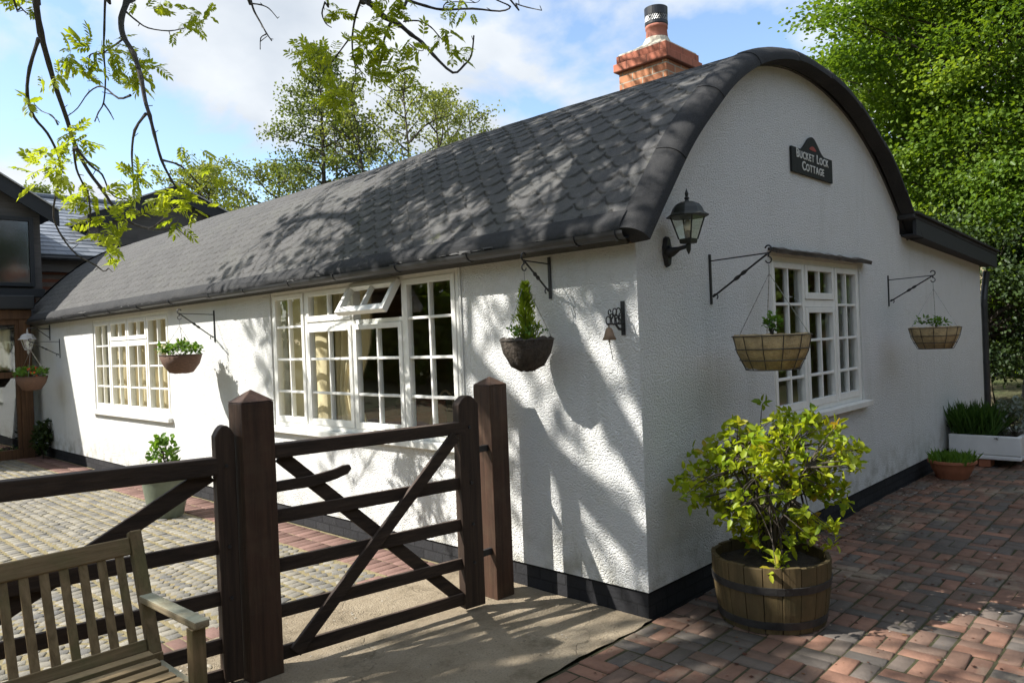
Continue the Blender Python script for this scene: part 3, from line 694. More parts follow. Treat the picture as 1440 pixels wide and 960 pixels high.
window(mp_side, W3, [
    (8.985, 9.595, .945, 2.17, 2, r4), (8.305, 8.955, .945, 1.855, 2, r3), (8.305, 8.955, 1.895, 2.17, 2, []),
    (7.625, 8.275, .945, 1.855, 2, r3), (7.625, 8.275, 1.895, 2.17, 2, []), (6.935, 7.595, .945, 2.17, 2, r4)],
    [(8.955, 8.985, .945, 2.17), (8.275, 8.305, .945, 2.17), (7.595, 7.625, .945, 2.17), (8.305, 8.955, 1.857, 1.893), (7.625, 8.275, 1.857, 1.893)])
r4 = [1.90, 1.60, 1.305]; r3 = [1.60, 1.305]
w1 = window(mp_gab, W1, [
    (1.845, 2.445, 1.045, 2.23, 2, r4), (2.475, 3.09, 1.045, 1.875, 2, r3), (2.475, 3.09, 1.945, 2.23, 2, []), (3.12, 3.67, 1.045, 2.23, 2, r4)],
    [(2.445, 2.475, 1.045, 2.23), (3.09, 3.12, 1.045, 2.23), (2.475, 3.09, 1.878, 1.942)], sill_out=.07, dp=.048)
b = MB()
px = np.linspace(1.77, 3.83, 24); vs = []
for x in px:
    j = random.uniform(-.008, .008)
    vs += [(x, -.075, 2.283 + j * .4), (x, -.08 + j, 2.318 + j), (x, -.045, 2.335 + j), (x, .05, 2.33)]
b.add(vs, [(i * 4 + k, i * 4 + (k + 1) % 4, (i + 1) * 4 + (k + 1) % 4, (i + 1) * 4 + k) for i in range(23) for k in range(4)] + [(0, 1, 2, 3), (95, 94, 93, 92)])
b.build('lintel', M['lintel'], cottage)
# conduit and little fixings on the wall
b = MB(); b.tube([(-.008, 1.55, 2.25), (-.008, 1.55, .9)], .006, 6); b.build('cable', M['white_paint'], cottage)

# ================================================================== THINGS INSIDE THE ROOMS
def curtain(mp, u0, u1, z0, z1, d, folds, label, amp=.03, tie=None, group='cream curtains behind the cottage windows'):
    nu, nz = folds * 8 + 1, 14; V = []
    for j in range(nz):
        tz = j / (nz - 1); z = z0 + (z1 - z0) * tz
        k = 1 if tie is None else (1 - tie * math.exp(-((tz - .32) / .22) ** 2))
        for i in range(nu):
            tu = i / (nu - 1); uu = u1 - (u1 - u0) * (1 - tu) * k
            V.append(mp(uu, z, d + amp * math.sin(tu * folds * 2 * math.pi + .4 * math.sin(tz * 5)) + .006 * math.sin(tu * 31)))
    F = [(j * nu + i, j * nu + i + 1, (j + 1) * nu + i + 1, (j + 1) * nu + i) for j in range(nz - 1) for i in range(nu - 1)]
    p = mp((u0 + u1) / 2, z0, d)
    b = MB(); b.add(V, F); o = b.build('curtain', M['curtain'], None, p, smooth=True)
    s = o.modifiers.new('thick', 'SOLIDIFY'); s.thickness = .004
    return tag(o, label, 'curtain', group)
curtain(mp_side, 3.60, 4.40, .75, 2.3, .20, 3, 'flat cream curtain filling the far end pane column of the large window', .02)
curtain(mp_side, 3.10, 3.66, .75, 2.3, .30, 5, 'gathered cream curtain tied back inside the large window', .035, .45)
curtain(mp_side, 1.50, 1.68, .75, 2.3, .20, 2, 'narrow cream curtain edge at the gate-post end of the large window', .02)
curtain(mp_side, 8.25, 9.75, .75, 2.3, .27, 8, 'cream curtain across the far half of the small side window', .035)
curtain(mp_side, 7.22, 8.12, .75, 2.3, .29, 5, 'cream curtain hanging in the middle of the small side window', .035)
curtain(mp_side, 6.80, 7.12, .75, 2.3, .25, 2, 'cream curtain at the near edge of the small side window', .03)
def armchair(loc):
    r = thing('armchair', 'red leather armchair with rolled arms seen through the large window', 'armchair', loc); x, y, z = loc
    b = MB(); b.box(x - .40, x + .40, y - .36, y + .36, z + .12, z + .42); b.build('seat', M['leather'], r, bevel=.05, seg=3)
    b = MB(); b.box(x + .28, x + .46, y - .38, y + .38, z + .38, z + .98); b.build('backrest', M['leather'], r, bevel=.07, seg=3)
    for s in (-1, 1):
        b = MB(); b.box(x - .42, x + .3, y + s * .40 - .07, y + s * .40 + .07, z + .12, z + .70); b.tube([(x - .47, y + s * .41, z + .74), (x + .3, y + s * .41, z + .78)], .105, 14)
        b.build('armrest', M['leather'], r, bevel=.02)
        for q in (-1, 1):
            b = MB(); b.lathe([(.02, 0), (.03, .13)], (x + q * .33, y + s * .33, z), 8); b.build('leg', M['interior_floor'], r)
armchair((1.2, 4.0, .12))
def cane_chair(loc):
    r = thing('cane_chair', 'pale bentwood chair with a hooped back inside the large window', 'chair', loc); x, y, z = loc
    b = MB(); b.lathe([(.20, .42), (.22, .43), (.22, .46), (.0, .47)], (x, y, z), 18); b.build('seat', M['cane'], r)
    b = MB(); b.tube([(x + .1 * math.sin(t), y + .22 * math.cos(t), z + .46 + .66 * math.sin(t)) for t in np.linspace(0, math.pi, 16)], .014, 8)
    b.build('backrest', M['cane'], r)
    for sx in (-1, 1):
        for sy in (-1, 1):
            b = MB(); b.tube([(x + sx * .13, y + sy * .13, z + .43), (x + sx * .19, y + sy * .19, z)], [.015, .011], 8); b.build('leg', M['cane'], r)
cane_chair((.85, 2.85, .12))

# ================================================================== GATES AND POSTS
yl = lambda s: .98 - .14 * (s + .577)
gp = lambda s, z, d=0.: (s + .139 * d, yl(s) + .99 * d, z)
def post(x0, x1, y0, y1, zs, za, label):
    r = thing('gate_post', label, 'gate post', ((x0 + x1) / 2, (y0 + y1) / 2, 0), 'square gate posts')
    b = MB(); b.box(x0, x1, y0, y1, -.1, zs); b.build('shaft', M['post_wood'], r, bevel=.006)
    cx, cy = (x0 + x1) / 2, (y0 + y1) / 2; b = MB(); e = .004
    b.add([(x0 - e, y0 - e, zs + .001), (x1 + e, y0 - e, zs + .001), (x1 + e, y1 + e, zs + .001), (x0 - e, y1 + e, zs + .001), (cx, cy, za)], [(3, 2, 1, 0), (0, 1, 4), (1, 2, 4), (2, 3, 4), (3, 0, 4)])
    b.build('cap', M['post_wood'], r, bevel=.004)
    return r
post(-1.955, -1.775, 1.10, 1.25, 1.435, 1.50, 'tall dark brown square gate post between the bench and the small gate')
post(-.310, -.150, .971, 1.131, 1.410, 1.465, 'dark brown square gate post standing beside the white side wall')
def rail(b, s0, s1, za, zb, h, w, d=0.): b.bar(gp(s0, za, d), gp(s1, zb, d), w, h)
def stile(name, s0, s1, top, parent, rnd=True):
    b = MB(); t = .036; pr = []
    if rnd: pr = [(s0 + (s1 - s0) * k / 6, top - .055 * (abs(k / 6 - .5) * 2) ** 2) for k in range(6, -1, -1)]
    else: pr = [(s1, top), (s0, top)]
    b.prism([(s0, .03), (s1, .03)] + pr, lambda p: gp(p[0], p[1], -t), lambda p: gp(p[0], p[1], t))
    return b.build(name, M['gate_upright'], parent, bevel=.006)
g = thing('timber_gate', 'small dark timber bar gate with crossed braces between the two square posts', 'gate', (-.5, yl(-.5), 0))
stile('stile', -.605, -.455, 1.365, g)
b = MB(); rail(b, -1.772, -.56, 1.165, 1.165, .075, .075); b.build('top_rail', M['gate_wood'], g, bevel=.006)
for z, h in ((.815, .075), (.555, .075), (.312, .07), (.09, .075)):
    b = MB(); rail(b, -1.772, -.56, z, z, h, .024); b.build('rail', M['gate_wood'], g, bevel=.004)
b = MB(); b.bar(gp(-.635, 1.115, -.030), gp(-1.72, .075, -.030), .028, .075, (0, 1, 0)); 
def flatbar(b, s0, z0, s1, z1, w, d0, d1):
    L = math.hypot(s1 - s0, z1 - z0); nx, nz = -(z1 - z0) / L * w / 2, (s1 - s0) / L * w / 2
    b.prism([(s0 + nx, z0 + nz), (s1 + nx, z1 + nz), (s1 - nx, z1 - nz), (s0 - nx, z0 - nz)], lambda p: gp(p[0], p[1], d0), lambda p: gp(p[0], p[1], d1))
b = MB(); flatbar(b, -.635, 1.12, -1.70, .085, .072, -.042, -.016); b.build('brace', M['gate_wood'], g, bevel=.004)
b = MB(); flatbar(b, -1.72, 1.13, -.60, .085, .075, .016, .040); b.build('brace', M['gate_wood'], g, bevel=.004)
b = MB(); up = [(-1.772, .945), (-1.55, .945), (-1.42, .965), (-1.35, .985), (-1.325, 1.01), (-1.335, 1.035), (-1.375, 1.035), (-1.42, 1.022), (-1.55, 1.005), (-1.772, 1.0)]
b.prism(up, lambda p: gp(p[0], p[1], -.013), lambda p: gp(p[0], p[1], .013)); b.build('latch_rail', M['gate_wood'], g, bevel=.004)
for z in (.30, .98):
    b = MB(); b.box(-.46, -.30, 1.005, 1.03, z, z + .04); b.build('hinge', M['black_iron'], g)
for z in (1.165, .815, .555, .312):
    b = MB(); b.tube([gp(-.53, z, -.046), gp(-.53, z, -.034)], .010, 8); b.build('bolt', M['black_iron'], g)
g = thing('timber_gate', 'wide dark timber field gate behind the bench running out of frame', 'gate', (-2.0, yl(-2.0), 0))
stile('stile', -2.068, -1.972, 1.33, g); stile('stile', -4.72, -4.60, 1.33, g)
b = MB(); rail(b, -4.60, -2.06, 1.165, 1.125, .09, .075); b.build('top_rail', M['gate_wood'], g, bevel=.006)
for z in (.715, .455, .215, .06):
    b = MB(); rail(b, -4.60, -2.06, z, z, .075, .024); b.build('rail', M['gate_wood'], g, bevel=.004)
b = MB(); flatbar(b, -2.085, 1.085, -3.97, .07, .085, .016, .040); b.build('brace', M['gate_wood'], g, bevel=.004)
b = MB(); flatbar(b, -4.6, 1.10, -2.95, .07, .075, -.040, -.014); b.build('brace', M['gate_wood'], g, bevel=.004)
for z in (1.125, .715, .455):
    b = MB(); b.tube([gp(-2.02, z, -.046), gp(-2.02, z, -.034)], .009, 8); b.build('bolt', M['black_iron'], g)

# ================================================================== BENCH
def bench():
    r = thing('garden_bench', 'weathered slatted wooden garden bench in front of the field gate', 'bench', (-3.25, .6, 0))
    xr, xl = -2.535, -4.05
    back = lambda z: .80 + max(0, z - .42) * .37
    for x, nm in ((xr, 0), (xl, 1)):
        b = MB(); b.bar((x, .80, 0), (x, .80, .44), .055, .055, (0, 1, 0)); b.bar((x, .80, .43), (x, back(.925), .925), .05, .05, (0, 1, 0)); b.build('back_leg', M['bench_upright'], r, bevel=.006)
        b = MB(); b.box(x - .028, x + .028, .345, .40, 0, .645); b.build('front_leg', M['bench_upright'], r, bevel=.006)
        b = MB(); b.bar((x, back(.65) - .01, .655), (x, .31, .668), .06, .032); b.build('armrest', M['bench_arm'], r, bevel=.008)
    b = MB(); zt = .868; b.bar((xl + .026, back(zt), zt), (xr - .026, back(zt), zt), .03, .075, (0, .37, 1)); b.build('top_rail', M['bench_wood'], r, bevel=.006)
    b = MB(); zb = .47; b.bar((xl + .026, back(zb), zb), (xr - .026, back(zb), zb), .03, .05, (0, .37, 1)); b.build('lower_rail', M['bench_wood'], r, bevel=.005)
    n = 20
    for k in range(n):
        x = xr - .075 - k * (xr - xl - .15) / (n - 1)
        b = MB(); b.bar((x, back(.48), .48), (x, back(.84), .84), .034, .014, (0, 1, -.37)); b.build('back_slat', M['bench_upright'], r, bevel=.003)
    for k in range(6):
        y = .375 + k * .075; b = MB(); b.box(xl + .03, xr - .03, y - .029, y + .029, .415 + (k - 1.5) ** 2 * .002, .435 + (k - 1.5) ** 2 * .002); b.build('seat_slat', M['bench_wood'], r, bevel=.004)
    b = MB(); b.box(xl + .03, xr - .03, .36, .385, .34, .41); b.box(xl + .03, xr - .03, .785, .81, .34, .41); b.build('apron', M['bench_wood'], r)
    for x in (xr, xl):
        b = MB(); b.box(x - .02, x + .02, .402, .77, .35, .405); b.build('side_apron', M['bench_arm'], r)
bench()

# ================================================================== PLANTS (helpers)
def twig_tubes(b, base, tips, r0, r1, bend=.15, n=5):
    for t in tips:
        p0, p3 = Vector(base), Vector(t); d = p3 - p0
        mid = p0 + d * .5 + Vector(RNG.normal(0, bend * d.length * .35, 3)); mid.z += .1 * d.length
        pts = [(p0 * (1 - s) ** 2 + mid * 2 * s * (1 - s) + p3 * s * s) for s in np.linspace(0, 1, n)]
        b.tube(pts, [r0 + (r1 - r0) * s for s in np.linspace(0, 1, n)], 5, False)
def whorls(tips, per, L, W, spread=.9, up=.35):
    """a rosette of leaves at every twig tip"""
    P = np.repeat(np.asarray(tips, float), per, 0); n = len(P)
    D = rdir(n, up); P = P + D * .006 + RNG.normal(0, L * .22, P.shape)
    N = nrm(RNG.normal(size=(n, 3)) * .6 + [0, 0, 1.])
    t = np.clip(np.repeat(RNG.random(len(tips)), per) * .55 + RNG.random(n) * .45, 0, 1)
    return P, D, N, L * RNG.uniform(.6, 1.2, n), W * RNG.uniform(.7, 1.15, n), t
def shrub(name, label, cat, base, R, H, zc, ntip, per, L, W, mat, stem=.012, group=None, r_in=.45, tips=None):
    r = thing(name, label, cat, base, group); B = Vector(base)
    d = rdir(ntip, .15); rad = RNG.uniform(r_in, 1, ntip) ** .7
    T = np.array(base) + [0, 0, zc] + d * rad[:, None] * [R, R, H]
    T = np.array(tips) if tips else T[T[:, 2] > base[2] + .05]
    b = MB(); mids = []
    for k in range(26 if tips else 9):
        a = RNG.uniform(0, 6.28); q = RNG.uniform(.25, .85)
        mids.append((base[0] + R * q * .8 * math.cos(a), base[1] + R * q * .8 * math.sin(a), base[2] + zc + H * RNG.uniform(-.35, .45)))
    twig_tubes(b, base, mids, stem, stem * .5)
    mids = np.array(mids)
    for t in T:
        k = np.argmin(np.linalg.norm(mids - t, axis=1) + RNG.uniform(0, .15, len(mids)))
        twig_tubes(b, mids[k], [t], stem * .42, stem * .12, .2, 4)
    b.build('stem', M['bark'], r)
    P, D, N, LL, WW, tn = whorls(T, per, L, W)
    leaf_obj('foliage', P, D, N, LL, WW, mat, r, tone=tn)
    return r
def blades(base, R, n, L, W, lean=.5):
    P = np.array(base) + np.stack([RNG.uniform(-R[0], R[0], n), RNG.uniform(-R[1], R[1], n), np.zeros(n)], 1)
    D = nrm(np.stack([RNG.normal(0, lean, n), RNG.normal(0, lean, n), np.ones(n)], 1)); N = nrm(RNG.normal(size=(n, 3)) + [0, 0, .2])
    return P, D, N, L * RNG.uniform(.5, 1.1, n), W
# ---- half barrel with the golden shrub
tc = (.50, -.53, 0)
r = thing('barrel_planter', 'weathered half oak barrel planter with dark iron hoops on the brick paving', 'planter', tc)
b = MB(); ns = 20
for k in range(ns):
    a0, a1 = 2 * math.pi * k / ns + .006, 2 * math.pi * (k + 1) / ns - .006; b.tone = RNG.random(); zt = .385 + RNG.normal(0, .004); dr = RNG.normal(0, .0015)
    rows = []
    for rr, z in ((.298, .004), (.318, .12), (.333, .25), (.338, zt), (.312, zt), (.305, .25)):
        rows.append([(tc[0] + (rr + dr) * math.cos(a), tc[1] + (rr + dr) * math.sin(a), z) for a in np.linspace(a0, a1, 4)])
    n = 4; vs = [p for q in rows for p in q]
    b.add(vs, [(i * n + j, i * n + j + 1, (i + 1) * n + j + 1, (i + 1) * n + j) for i in range(5) for j in range(3)] + [tuple(i * n for i in range(6)), tuple(i * n + 3 for i in range(5, -1, -1))])
b.build('staves', M['barrel'], r, tone=True, bevel=.003)
for z, rr, h in ((.035, .307, .042), (.235, .3345, .042)):
    b = MB(); b.lathe([(rr + .002, z), (rr + .0055 + .003, z + h), (rr, z + h), (rr - .003, z)], tc, 48, cap=False); b.build('hoop', M['hoop'], r, smooth=False)
b = MB(); nr = 10; vs = []; 
for i in range(nr):
    for k in range(28):
        rr = .308 * i / (nr - 1); th = k * 2 * math.pi / 28; vs.append((tc[0] + rr * math.cos(th), tc[1] + rr * math.sin(th), .325 + .02 * math.cos(rr * 5) + RNG.normal(0, .006)))
b.add(vs, [(i * 28 + k, i * 28 + (k + 1) % 28, (i + 1) * 28 + (k + 1) % 28, (i + 1) * 28 + k) for i in range(nr - 1) for k in range(28)]); b.build('soil', M['soil'], r, smooth=True)
lobes = [(-.44, .46, .10), (-.31, .60, .14), (-.14, .76, .17), (.08, .82, .17), (.28, .77, .16), (.46, .63, .13), (-.27, .38, .15), (-.06, .55, .20), (.18, .55, .20), (.36, .42, .13), (-.12, .20, .14), (.08, .26, .15), (.24, .14, .11), (-.02, .10, .12)]
ltips = []
for lx, lz, lr_ in lobes:
    for _ in range(int(22 * (lr_ / .15) ** 1.5)):
        dd = Vector(rdir(1)[0]) * lr_ * RNG.uniform(.3, 1.) ** .6; yy = RNG.normal(0, .15) * (1 if abs(lx) < .3 else .6)
        ltips.append((.50 + (.691 * lx + .721 * yy) * (1.0 + .12 * abs(lx)) + .9 * dd.x, -.53 + (-.721 * lx + .691 * yy) * (1.0 + .12 * abs(lx)) + .9 * dd.y, .36 + .9 * (lz + dd.z)))
sh = shrub('golden_shrub', 'bushy shrub with yellow-green leaves growing in the half barrel', 'shrub', (.50, -.53, .33), .46, .40, .50, 0, 8, .062, .034, M['shrub_leaf'], .013, tips=ltips)
# ---- small things on the ground
def bowl(c):
    r = thing('terracotta_bowl', 'wide low terracotta bowl on the bricks against the black plinth', 'plant pot', c)
    b = MB(); b.lathe([(.15, 0), (.20, .10), (.222, .165), (.24, .168), (.24, .20), (.222, .20), (.21, .16)], c, 32, cap=False); b.build('bowl', M['terracotta'], r, smooth=False, bevel=.003)
    b = MB(); b.lathe([(.0, .16), (.2, .15)], c, 20, cap=False); b.build('soil', M['soil'], r)
    P, D, N, L, W = blades((c[0], c[1], .16), (.19, .19), 420, .16, .010, .55); V = P.copy()
    p = leaf_obj('small_leafy_plant', V, D, N, L, W * 1.6, M['green_leaf'], None, (c[0], c[1], .16)); tag(p, 'low tuft of thin green leaves filling the terracotta bowl', 'plant')
bowl((5.50, -.29, 0))
def trough():
    x0, x1, y0, y1, z0, z1 = 6.32, 7.25, -.79, -.06, .095, .37
    r = thing('white_trough', 'white glazed rectangular trough planter raised on bricks by the wall end', 'planter', ((x0 + x1) / 2, (y0 + y1) / 2, z0))
    b = MB(); t = .05
    b.box(x0, x1, y0, y1, z0, z0 + .05); b.box(x0, x0 + t, y0, y1, z0 + .051, z1); b.box(x1 - t, x1, y0, y1, z0 + .051, z1); b.box(x0 + t, x1 - t, y0, y0 + t, z0 + .051, z1); b.box(x0 + t, x1 - t, y1 - t, y1, z0 + .051, z1)
    b.build('basin', M['trough'], r, bevel=.012)
    b = MB(); b.box(x0 + t + .002, x1 - t - .002, y0 + t + .002, y1 - t - .002, z0 + .052, z1 - .05); b.build('soil', M['soil'], r)
    for k, (x, y) in enumerate(((6.45, -.42), (7.1, -.2), (7.1, -.66))):
        b = MB(); b.tone = .8; b.box(x - .11, x + .11, y - .06, y + .06, 0.003, .093); o = b.build('loose_brick', M['terracotta'], None, (x, y, 0), bevel=.006)
        tag(o, ['red brick propping up the front of the white trough', 'red brick under the back of the trough nearest the wall', 'red brick under the back of the trough on the open side'][k], 'brick', 'bricks under the trough')
    P, D, N, L, W = blades((6.62, -.30, .33), (.24, .22), 900, .42, .013, .38); o = leaf_obj('sword_leaf_plant', P, D, N, L, W * 1.3, M['grass_leaf'], None, (6.62, -.3, .33)); tag(o, 'dense dark green sword-leaved clump in the wall side of the trough', 'plant')
    s = shrub('grey_leaf_plant', 'grey-green leafy plant spilling over the open side of the trough', 'plant', (6.72, -.66, .33), .26, .24, .2, 90, 7, .07, .03, M['silver_leaf'], .006)
    s = shrub('grey_leaf_trailer', 'small grey-leaved trailer hanging down the white front of the trough', 'plant', (6.30, -.55, .345), .055, .07, .0, 18, 6, .05, .022, M['silver_leaf'], .003, r_in=.2)
trough()
def green_pot(c):
    r = thing('glazed_pot', 'tall pale green glazed plant pot behind the field gate', 'plant pot', c)
    b = MB(); b.lathe([(.16, 0), (.19, .12), (.225, .34), (.235, .43), (.255, .44), (.255, .475), (.225, .475), (.215, .42)], c, 36, cap=False); b.build('pot', M['pot_green'], r, smooth=True)
    b = MB(); b.lathe([(.0, .43), (.22, .42)], c, 20, cap=False); b.build('soil', M['soil'], r)
    shrub('leafy_plant', 'bright green leafy plant growing in the tall glazed pot', 'plant', (c[0], c[1], .42), .14, .20, .22, 26, 6, .075, .045, M['green_leaf'], .006)
green_pot((-.62, 5.55, 0))
shrub('wall_foot_plant', 'dark green leafy plant at the far wall foot beside the oak post', 'plant', (-.14, 11.9, 0), .14, .30, .34, 70, 7, .09, .05, M['dark_leaf'], .006)
shrub('threshold_weed', 'low green weeds along the foot of the oak framed porch', 'plant', (-.75, 12.75, 0), .45, .12, .10, 80, 6, .07, .035, M['green_leaf'], .004)

# ================================================================== BRACKETS AND BASKETS
def bracket(mp, u, z0, z1, d, label, twist=True):
    """wall plate, thin top arm, twisted strut, curled hook; mp(u,z,d) with d positive out of the wall"""
    r = thing('basket_bracket', label, 'bracket', mp(u, z0, 0), 'black iron hanging basket brackets')
    b = MB(); ubox(b, mp, u - .011, u + .011, z0, z1, .002, .010); b.build('wall_plate', M['black_iron'], r)
    b = MB(); za = z1 - .045; b.tube([mp(u, za, .008), mp(u, za + .012, d)], .0045, 6); b.build('arm', M['black_iron'], r)
    b = MB(); pts = [mp(u, z0 + .05 + (za + .005 - z0 - .05) * t, .02 + (d - .03) * t) for t in np.linspace(0, 1, 41)]
    rs = [.0065 + (.007 * abs(math.sin((t - .40) / .24 * math.pi * 2)) if .40 < t < .64 else 0) for t in np.linspace(0, 1, 41)]
    b.tube(pts, rs, 6)
    b.tube([mp(u, z0 + .05 + .018 * math.sin(a), .020 + .018 * (1 - math.cos(a))) for a in np.linspace(0, 4.2, 10)], .0045, 5); b.build('strut', M['black_iron'], r)
    b = MB()
    b.tube([mp(u, za + .012 + .024 * (1 - math.cos(a)), d + .024 * math.sin(a) * .9) for a in np.linspace(-.3, 4.4, 14)], .0055, 6)
    b.tube([mp(u, za - .012 - .02 * (1 - math.cos(a)), d + .02 * math.sin(a)) for a in np.linspace(.3, 4.6, 12)], .0045, 6); b.tube([mp(u, za + .015, d), mp(u, za - .014, d)], .006, 6); b.build('hook', M['black_iron'], r)
    return Vector(mp(u, za - .05, d))
os_ = lambda u, z, d: (-d, u, z)
og_ = lambda u, z, d: (u, -d, z)
def basket(hook, zr, R, H, Rb, mat, label, style, nch=3, a0=.4, sub='brown'):
    c = Vector((hook.x, hook.y, zr)); r = thing('hanging_basket', label, 'hanging basket', c, 'hanging baskets on the cottage walls')
    prof = [(Rb * .55, -H), (Rb, -H + .012), (Rb + (R - Rb) * .70, -H * .48), (R, -.004), (R - .018, .004), (R - .03, -.03)]
    if style == 'coir': prof = [(R * .25, -H), (R * .62, -H * .82), (R * .88, -H * .42), (R, 0), (R - .02, .012), (R - .04, -.03)]
    b = MB(); b.lathe(prof, c, 40, cap=True, jit=.035 if style == 'coir' else (.020 if style == 'jute' else .008)); b.build('liner', mat, r, smooth=True)
    b = MB(); e = .005
    for (rr, z) in ((R + e, -.004), (Rb + (R - Rb) * .74 + e * 1.6, -H * .40), (Rb + (R - Rb) * .40 + e * 1.6, -H * .72), (Rb + e, -H)) if style == 'jute' else ((R + e * .4, 0),):
        b.tube([(c.x + rr * math.cos(t), c.y + rr * math.sin(t), c.z + z) for t in np.linspace(0, 2 * math.pi, 41)], .0035, 5, False)
    if style == 'jute':
        for k in range(12):
            t = 2 * math.pi * k / 12 + .2; b.tube([(c.x + (q + e) * math.cos(t), c.y + (q + e) * math.sin(t), c.z + z) for q, z in ((R, 0), (Rb + (R - Rb) * .71, -H * .48), (Rb + .002, -H))], .003, 5)
    b.build('wire_frame', M['wire'], r)
    b = MB(); top = Vector(hook) + Vector((0, 0, -.01))
    if top.z - zr > .34: top2 = Vector((top.x, top.y, top.z - .06))
    else: top2 = top
    for k in range(nch):
        t = a0 + 2 * math.pi * k / nch; p = Vector((c.x + R * math.cos(t), c.y + R * math.sin(t), zr)); n = max(6, int((top2 - p).length / .022))
        for j in range(n):
            q0, q1 = p.lerp(top2, j / n), p.lerp(top2, (j + .8) / n); w = .0032 if j % 2 else .0022; b.tube([q0, q1], w, 4, False)
        b.tube([p, top2], .0012, 4, False)
    b.tube([top2, top], .0028, 5); b.build('chain', M['chain'], r)
    b = MB(); b.lathe([(.0, -.015), (R - .02, -.025)], c, 20, cap=False); b.build('soil', M['soil'], r)
    return c
# gable wall, two jute baskets
h = bracket(og_, .868, 1.89, 2.228, .42, 'black iron bracket between the wall lantern and the gable window'); cB = basket(h, 1.672, .240, .220, .160, M['jute'], 'jute-lined wire basket hanging just in front of the gable window', 'jute', a0=.55)
shrub('basket_sprig', 'small upright dark green sprig in the basket by the gable window', 'plant', (cB.x + .06, cB.y + .02, 1.65), .045, .08, .08, 14, 6, .04, .02, M['green_leaf'], .004, r_in=.2)
h = bracket(og_, 4.52, 1.89, 2.205, .42, 'black iron bracket on the wall right of the gable window'); cB = basket(h, 1.66, .228, .210, .150, M['jute'], 'jute-lined wire basket hanging near the far right end of the gable wall', 'jute', a0=.2)
shrub('basket_sprig', 'few thin leafy shoots above the rim of the far right basket', 'plant', (cB.x, cB.y, 1.64), .15, .07, .06, 26, 6, .045, .024, M['green_leaf'], .003, r_in=.2)
# side wall: near, middle, far
h = bracket(os_, .678, 1.962, 2.235, .25, 'small black iron bracket on the side wall between large window and bell'); cB = basket(h, 1.70, .172, .195, .09, M['coco'], 'dark mossy coir basket hanging above the wall-side gate post', 'coir', a0=.9)
def conifer(c):
    r = thing('dwarf_conifer', 'yellow-green dwarf conifer standing upright in the dark coir basket', 'conifer', c)
    b = MB(); b.tube([c, (c[0], c[1], c[2] + .33)], [.012, .003], 6); b.build('trunk', M['bark'], r)
    n = 1500; t = RNG.random(n) ** .85; a = RNG.uniform(0, 6.28, n); rr = .080 * (1 - t) ** .7 * RNG.uniform(.1, 1.1, n) * (.75 + .45 * np.sin(a * 3 + t * 17)) + .004
    P = np.array(c) + np.stack([rr * np.cos(a), rr * np.sin(a), -.01 + t * .38], 1); D = nrm(np.stack([np.cos(a) * .6, np.sin(a) * .6, np.ones(n)], 1) + RNG.normal(0, .3, (n, 3)))
    leaf_obj('foliage', P, D, rdir(n), .038, .008, M['conifer_leaf'], r)
conifer((cB.x, cB.y, 1.68))
shrub('basket_filler', 'small dark leafy sprigs round the foot of the dwarf conifer', 'plant', (cB.x, cB.y, 1.69), .14, .06, .04, 46, 6, .028, .014, M['green_leaf'], .003, r_in=.3)
h = bracket(os_, 5.61, 1.80, 2.15, .385, 'black iron bracket between the two side wall windows'); cB = basket(h, 1.675, .215, .20, .12, M['wicker'], 'brown wicker basket of trailing green leaves by the small side window', 'wicker', a0=.3)
shrub('trailing_plant', 'fresh green leafy plant with white flowers in the wicker basket', 'plant', (cB.x, cB.y, 1.66), .24, .10, .05, 120, 6, .050, .028, M['green_leaf'], .004)
def flowers(name, mat, c, R, H, n, L, W, host):
    for q in np.array(c) + rdir(n, .4) * [R, R, H]:
        P = np.repeat([q], 6, 0); leaf_obj(name, P, rdir(6, .3), rdir(6), L, W, mat, bpy.data.objects[host])
flowers('white_flower', M['flower_white'], (cB.x, cB.y, 1.74), .21, .1, 16, .022, .018, 'trailing_plant')
h = bracket(os_, 11.24, 1.68, 1.99, .42, 'black iron bracket at the far end of the side wall'); cB = basket(h, 1.405, .225, .22, .13, M['wicker'], 'farthest brown wicker basket with red and green plants beside the oak frame', 'wicker', a0=.1)
shrub('flowering_plant', 'green and red bedding plants in the farthest basket', 'plant', (cB.x, cB.y, 1.39), .25, .10, .06, 130, 6, .050, .030, M['green_leaf'], .004)
flowers('red_flower', M['flower_red'], (cB.x, cB.y, 1.46), .25, .08, 18, .030, .022, 'flowering_plant')

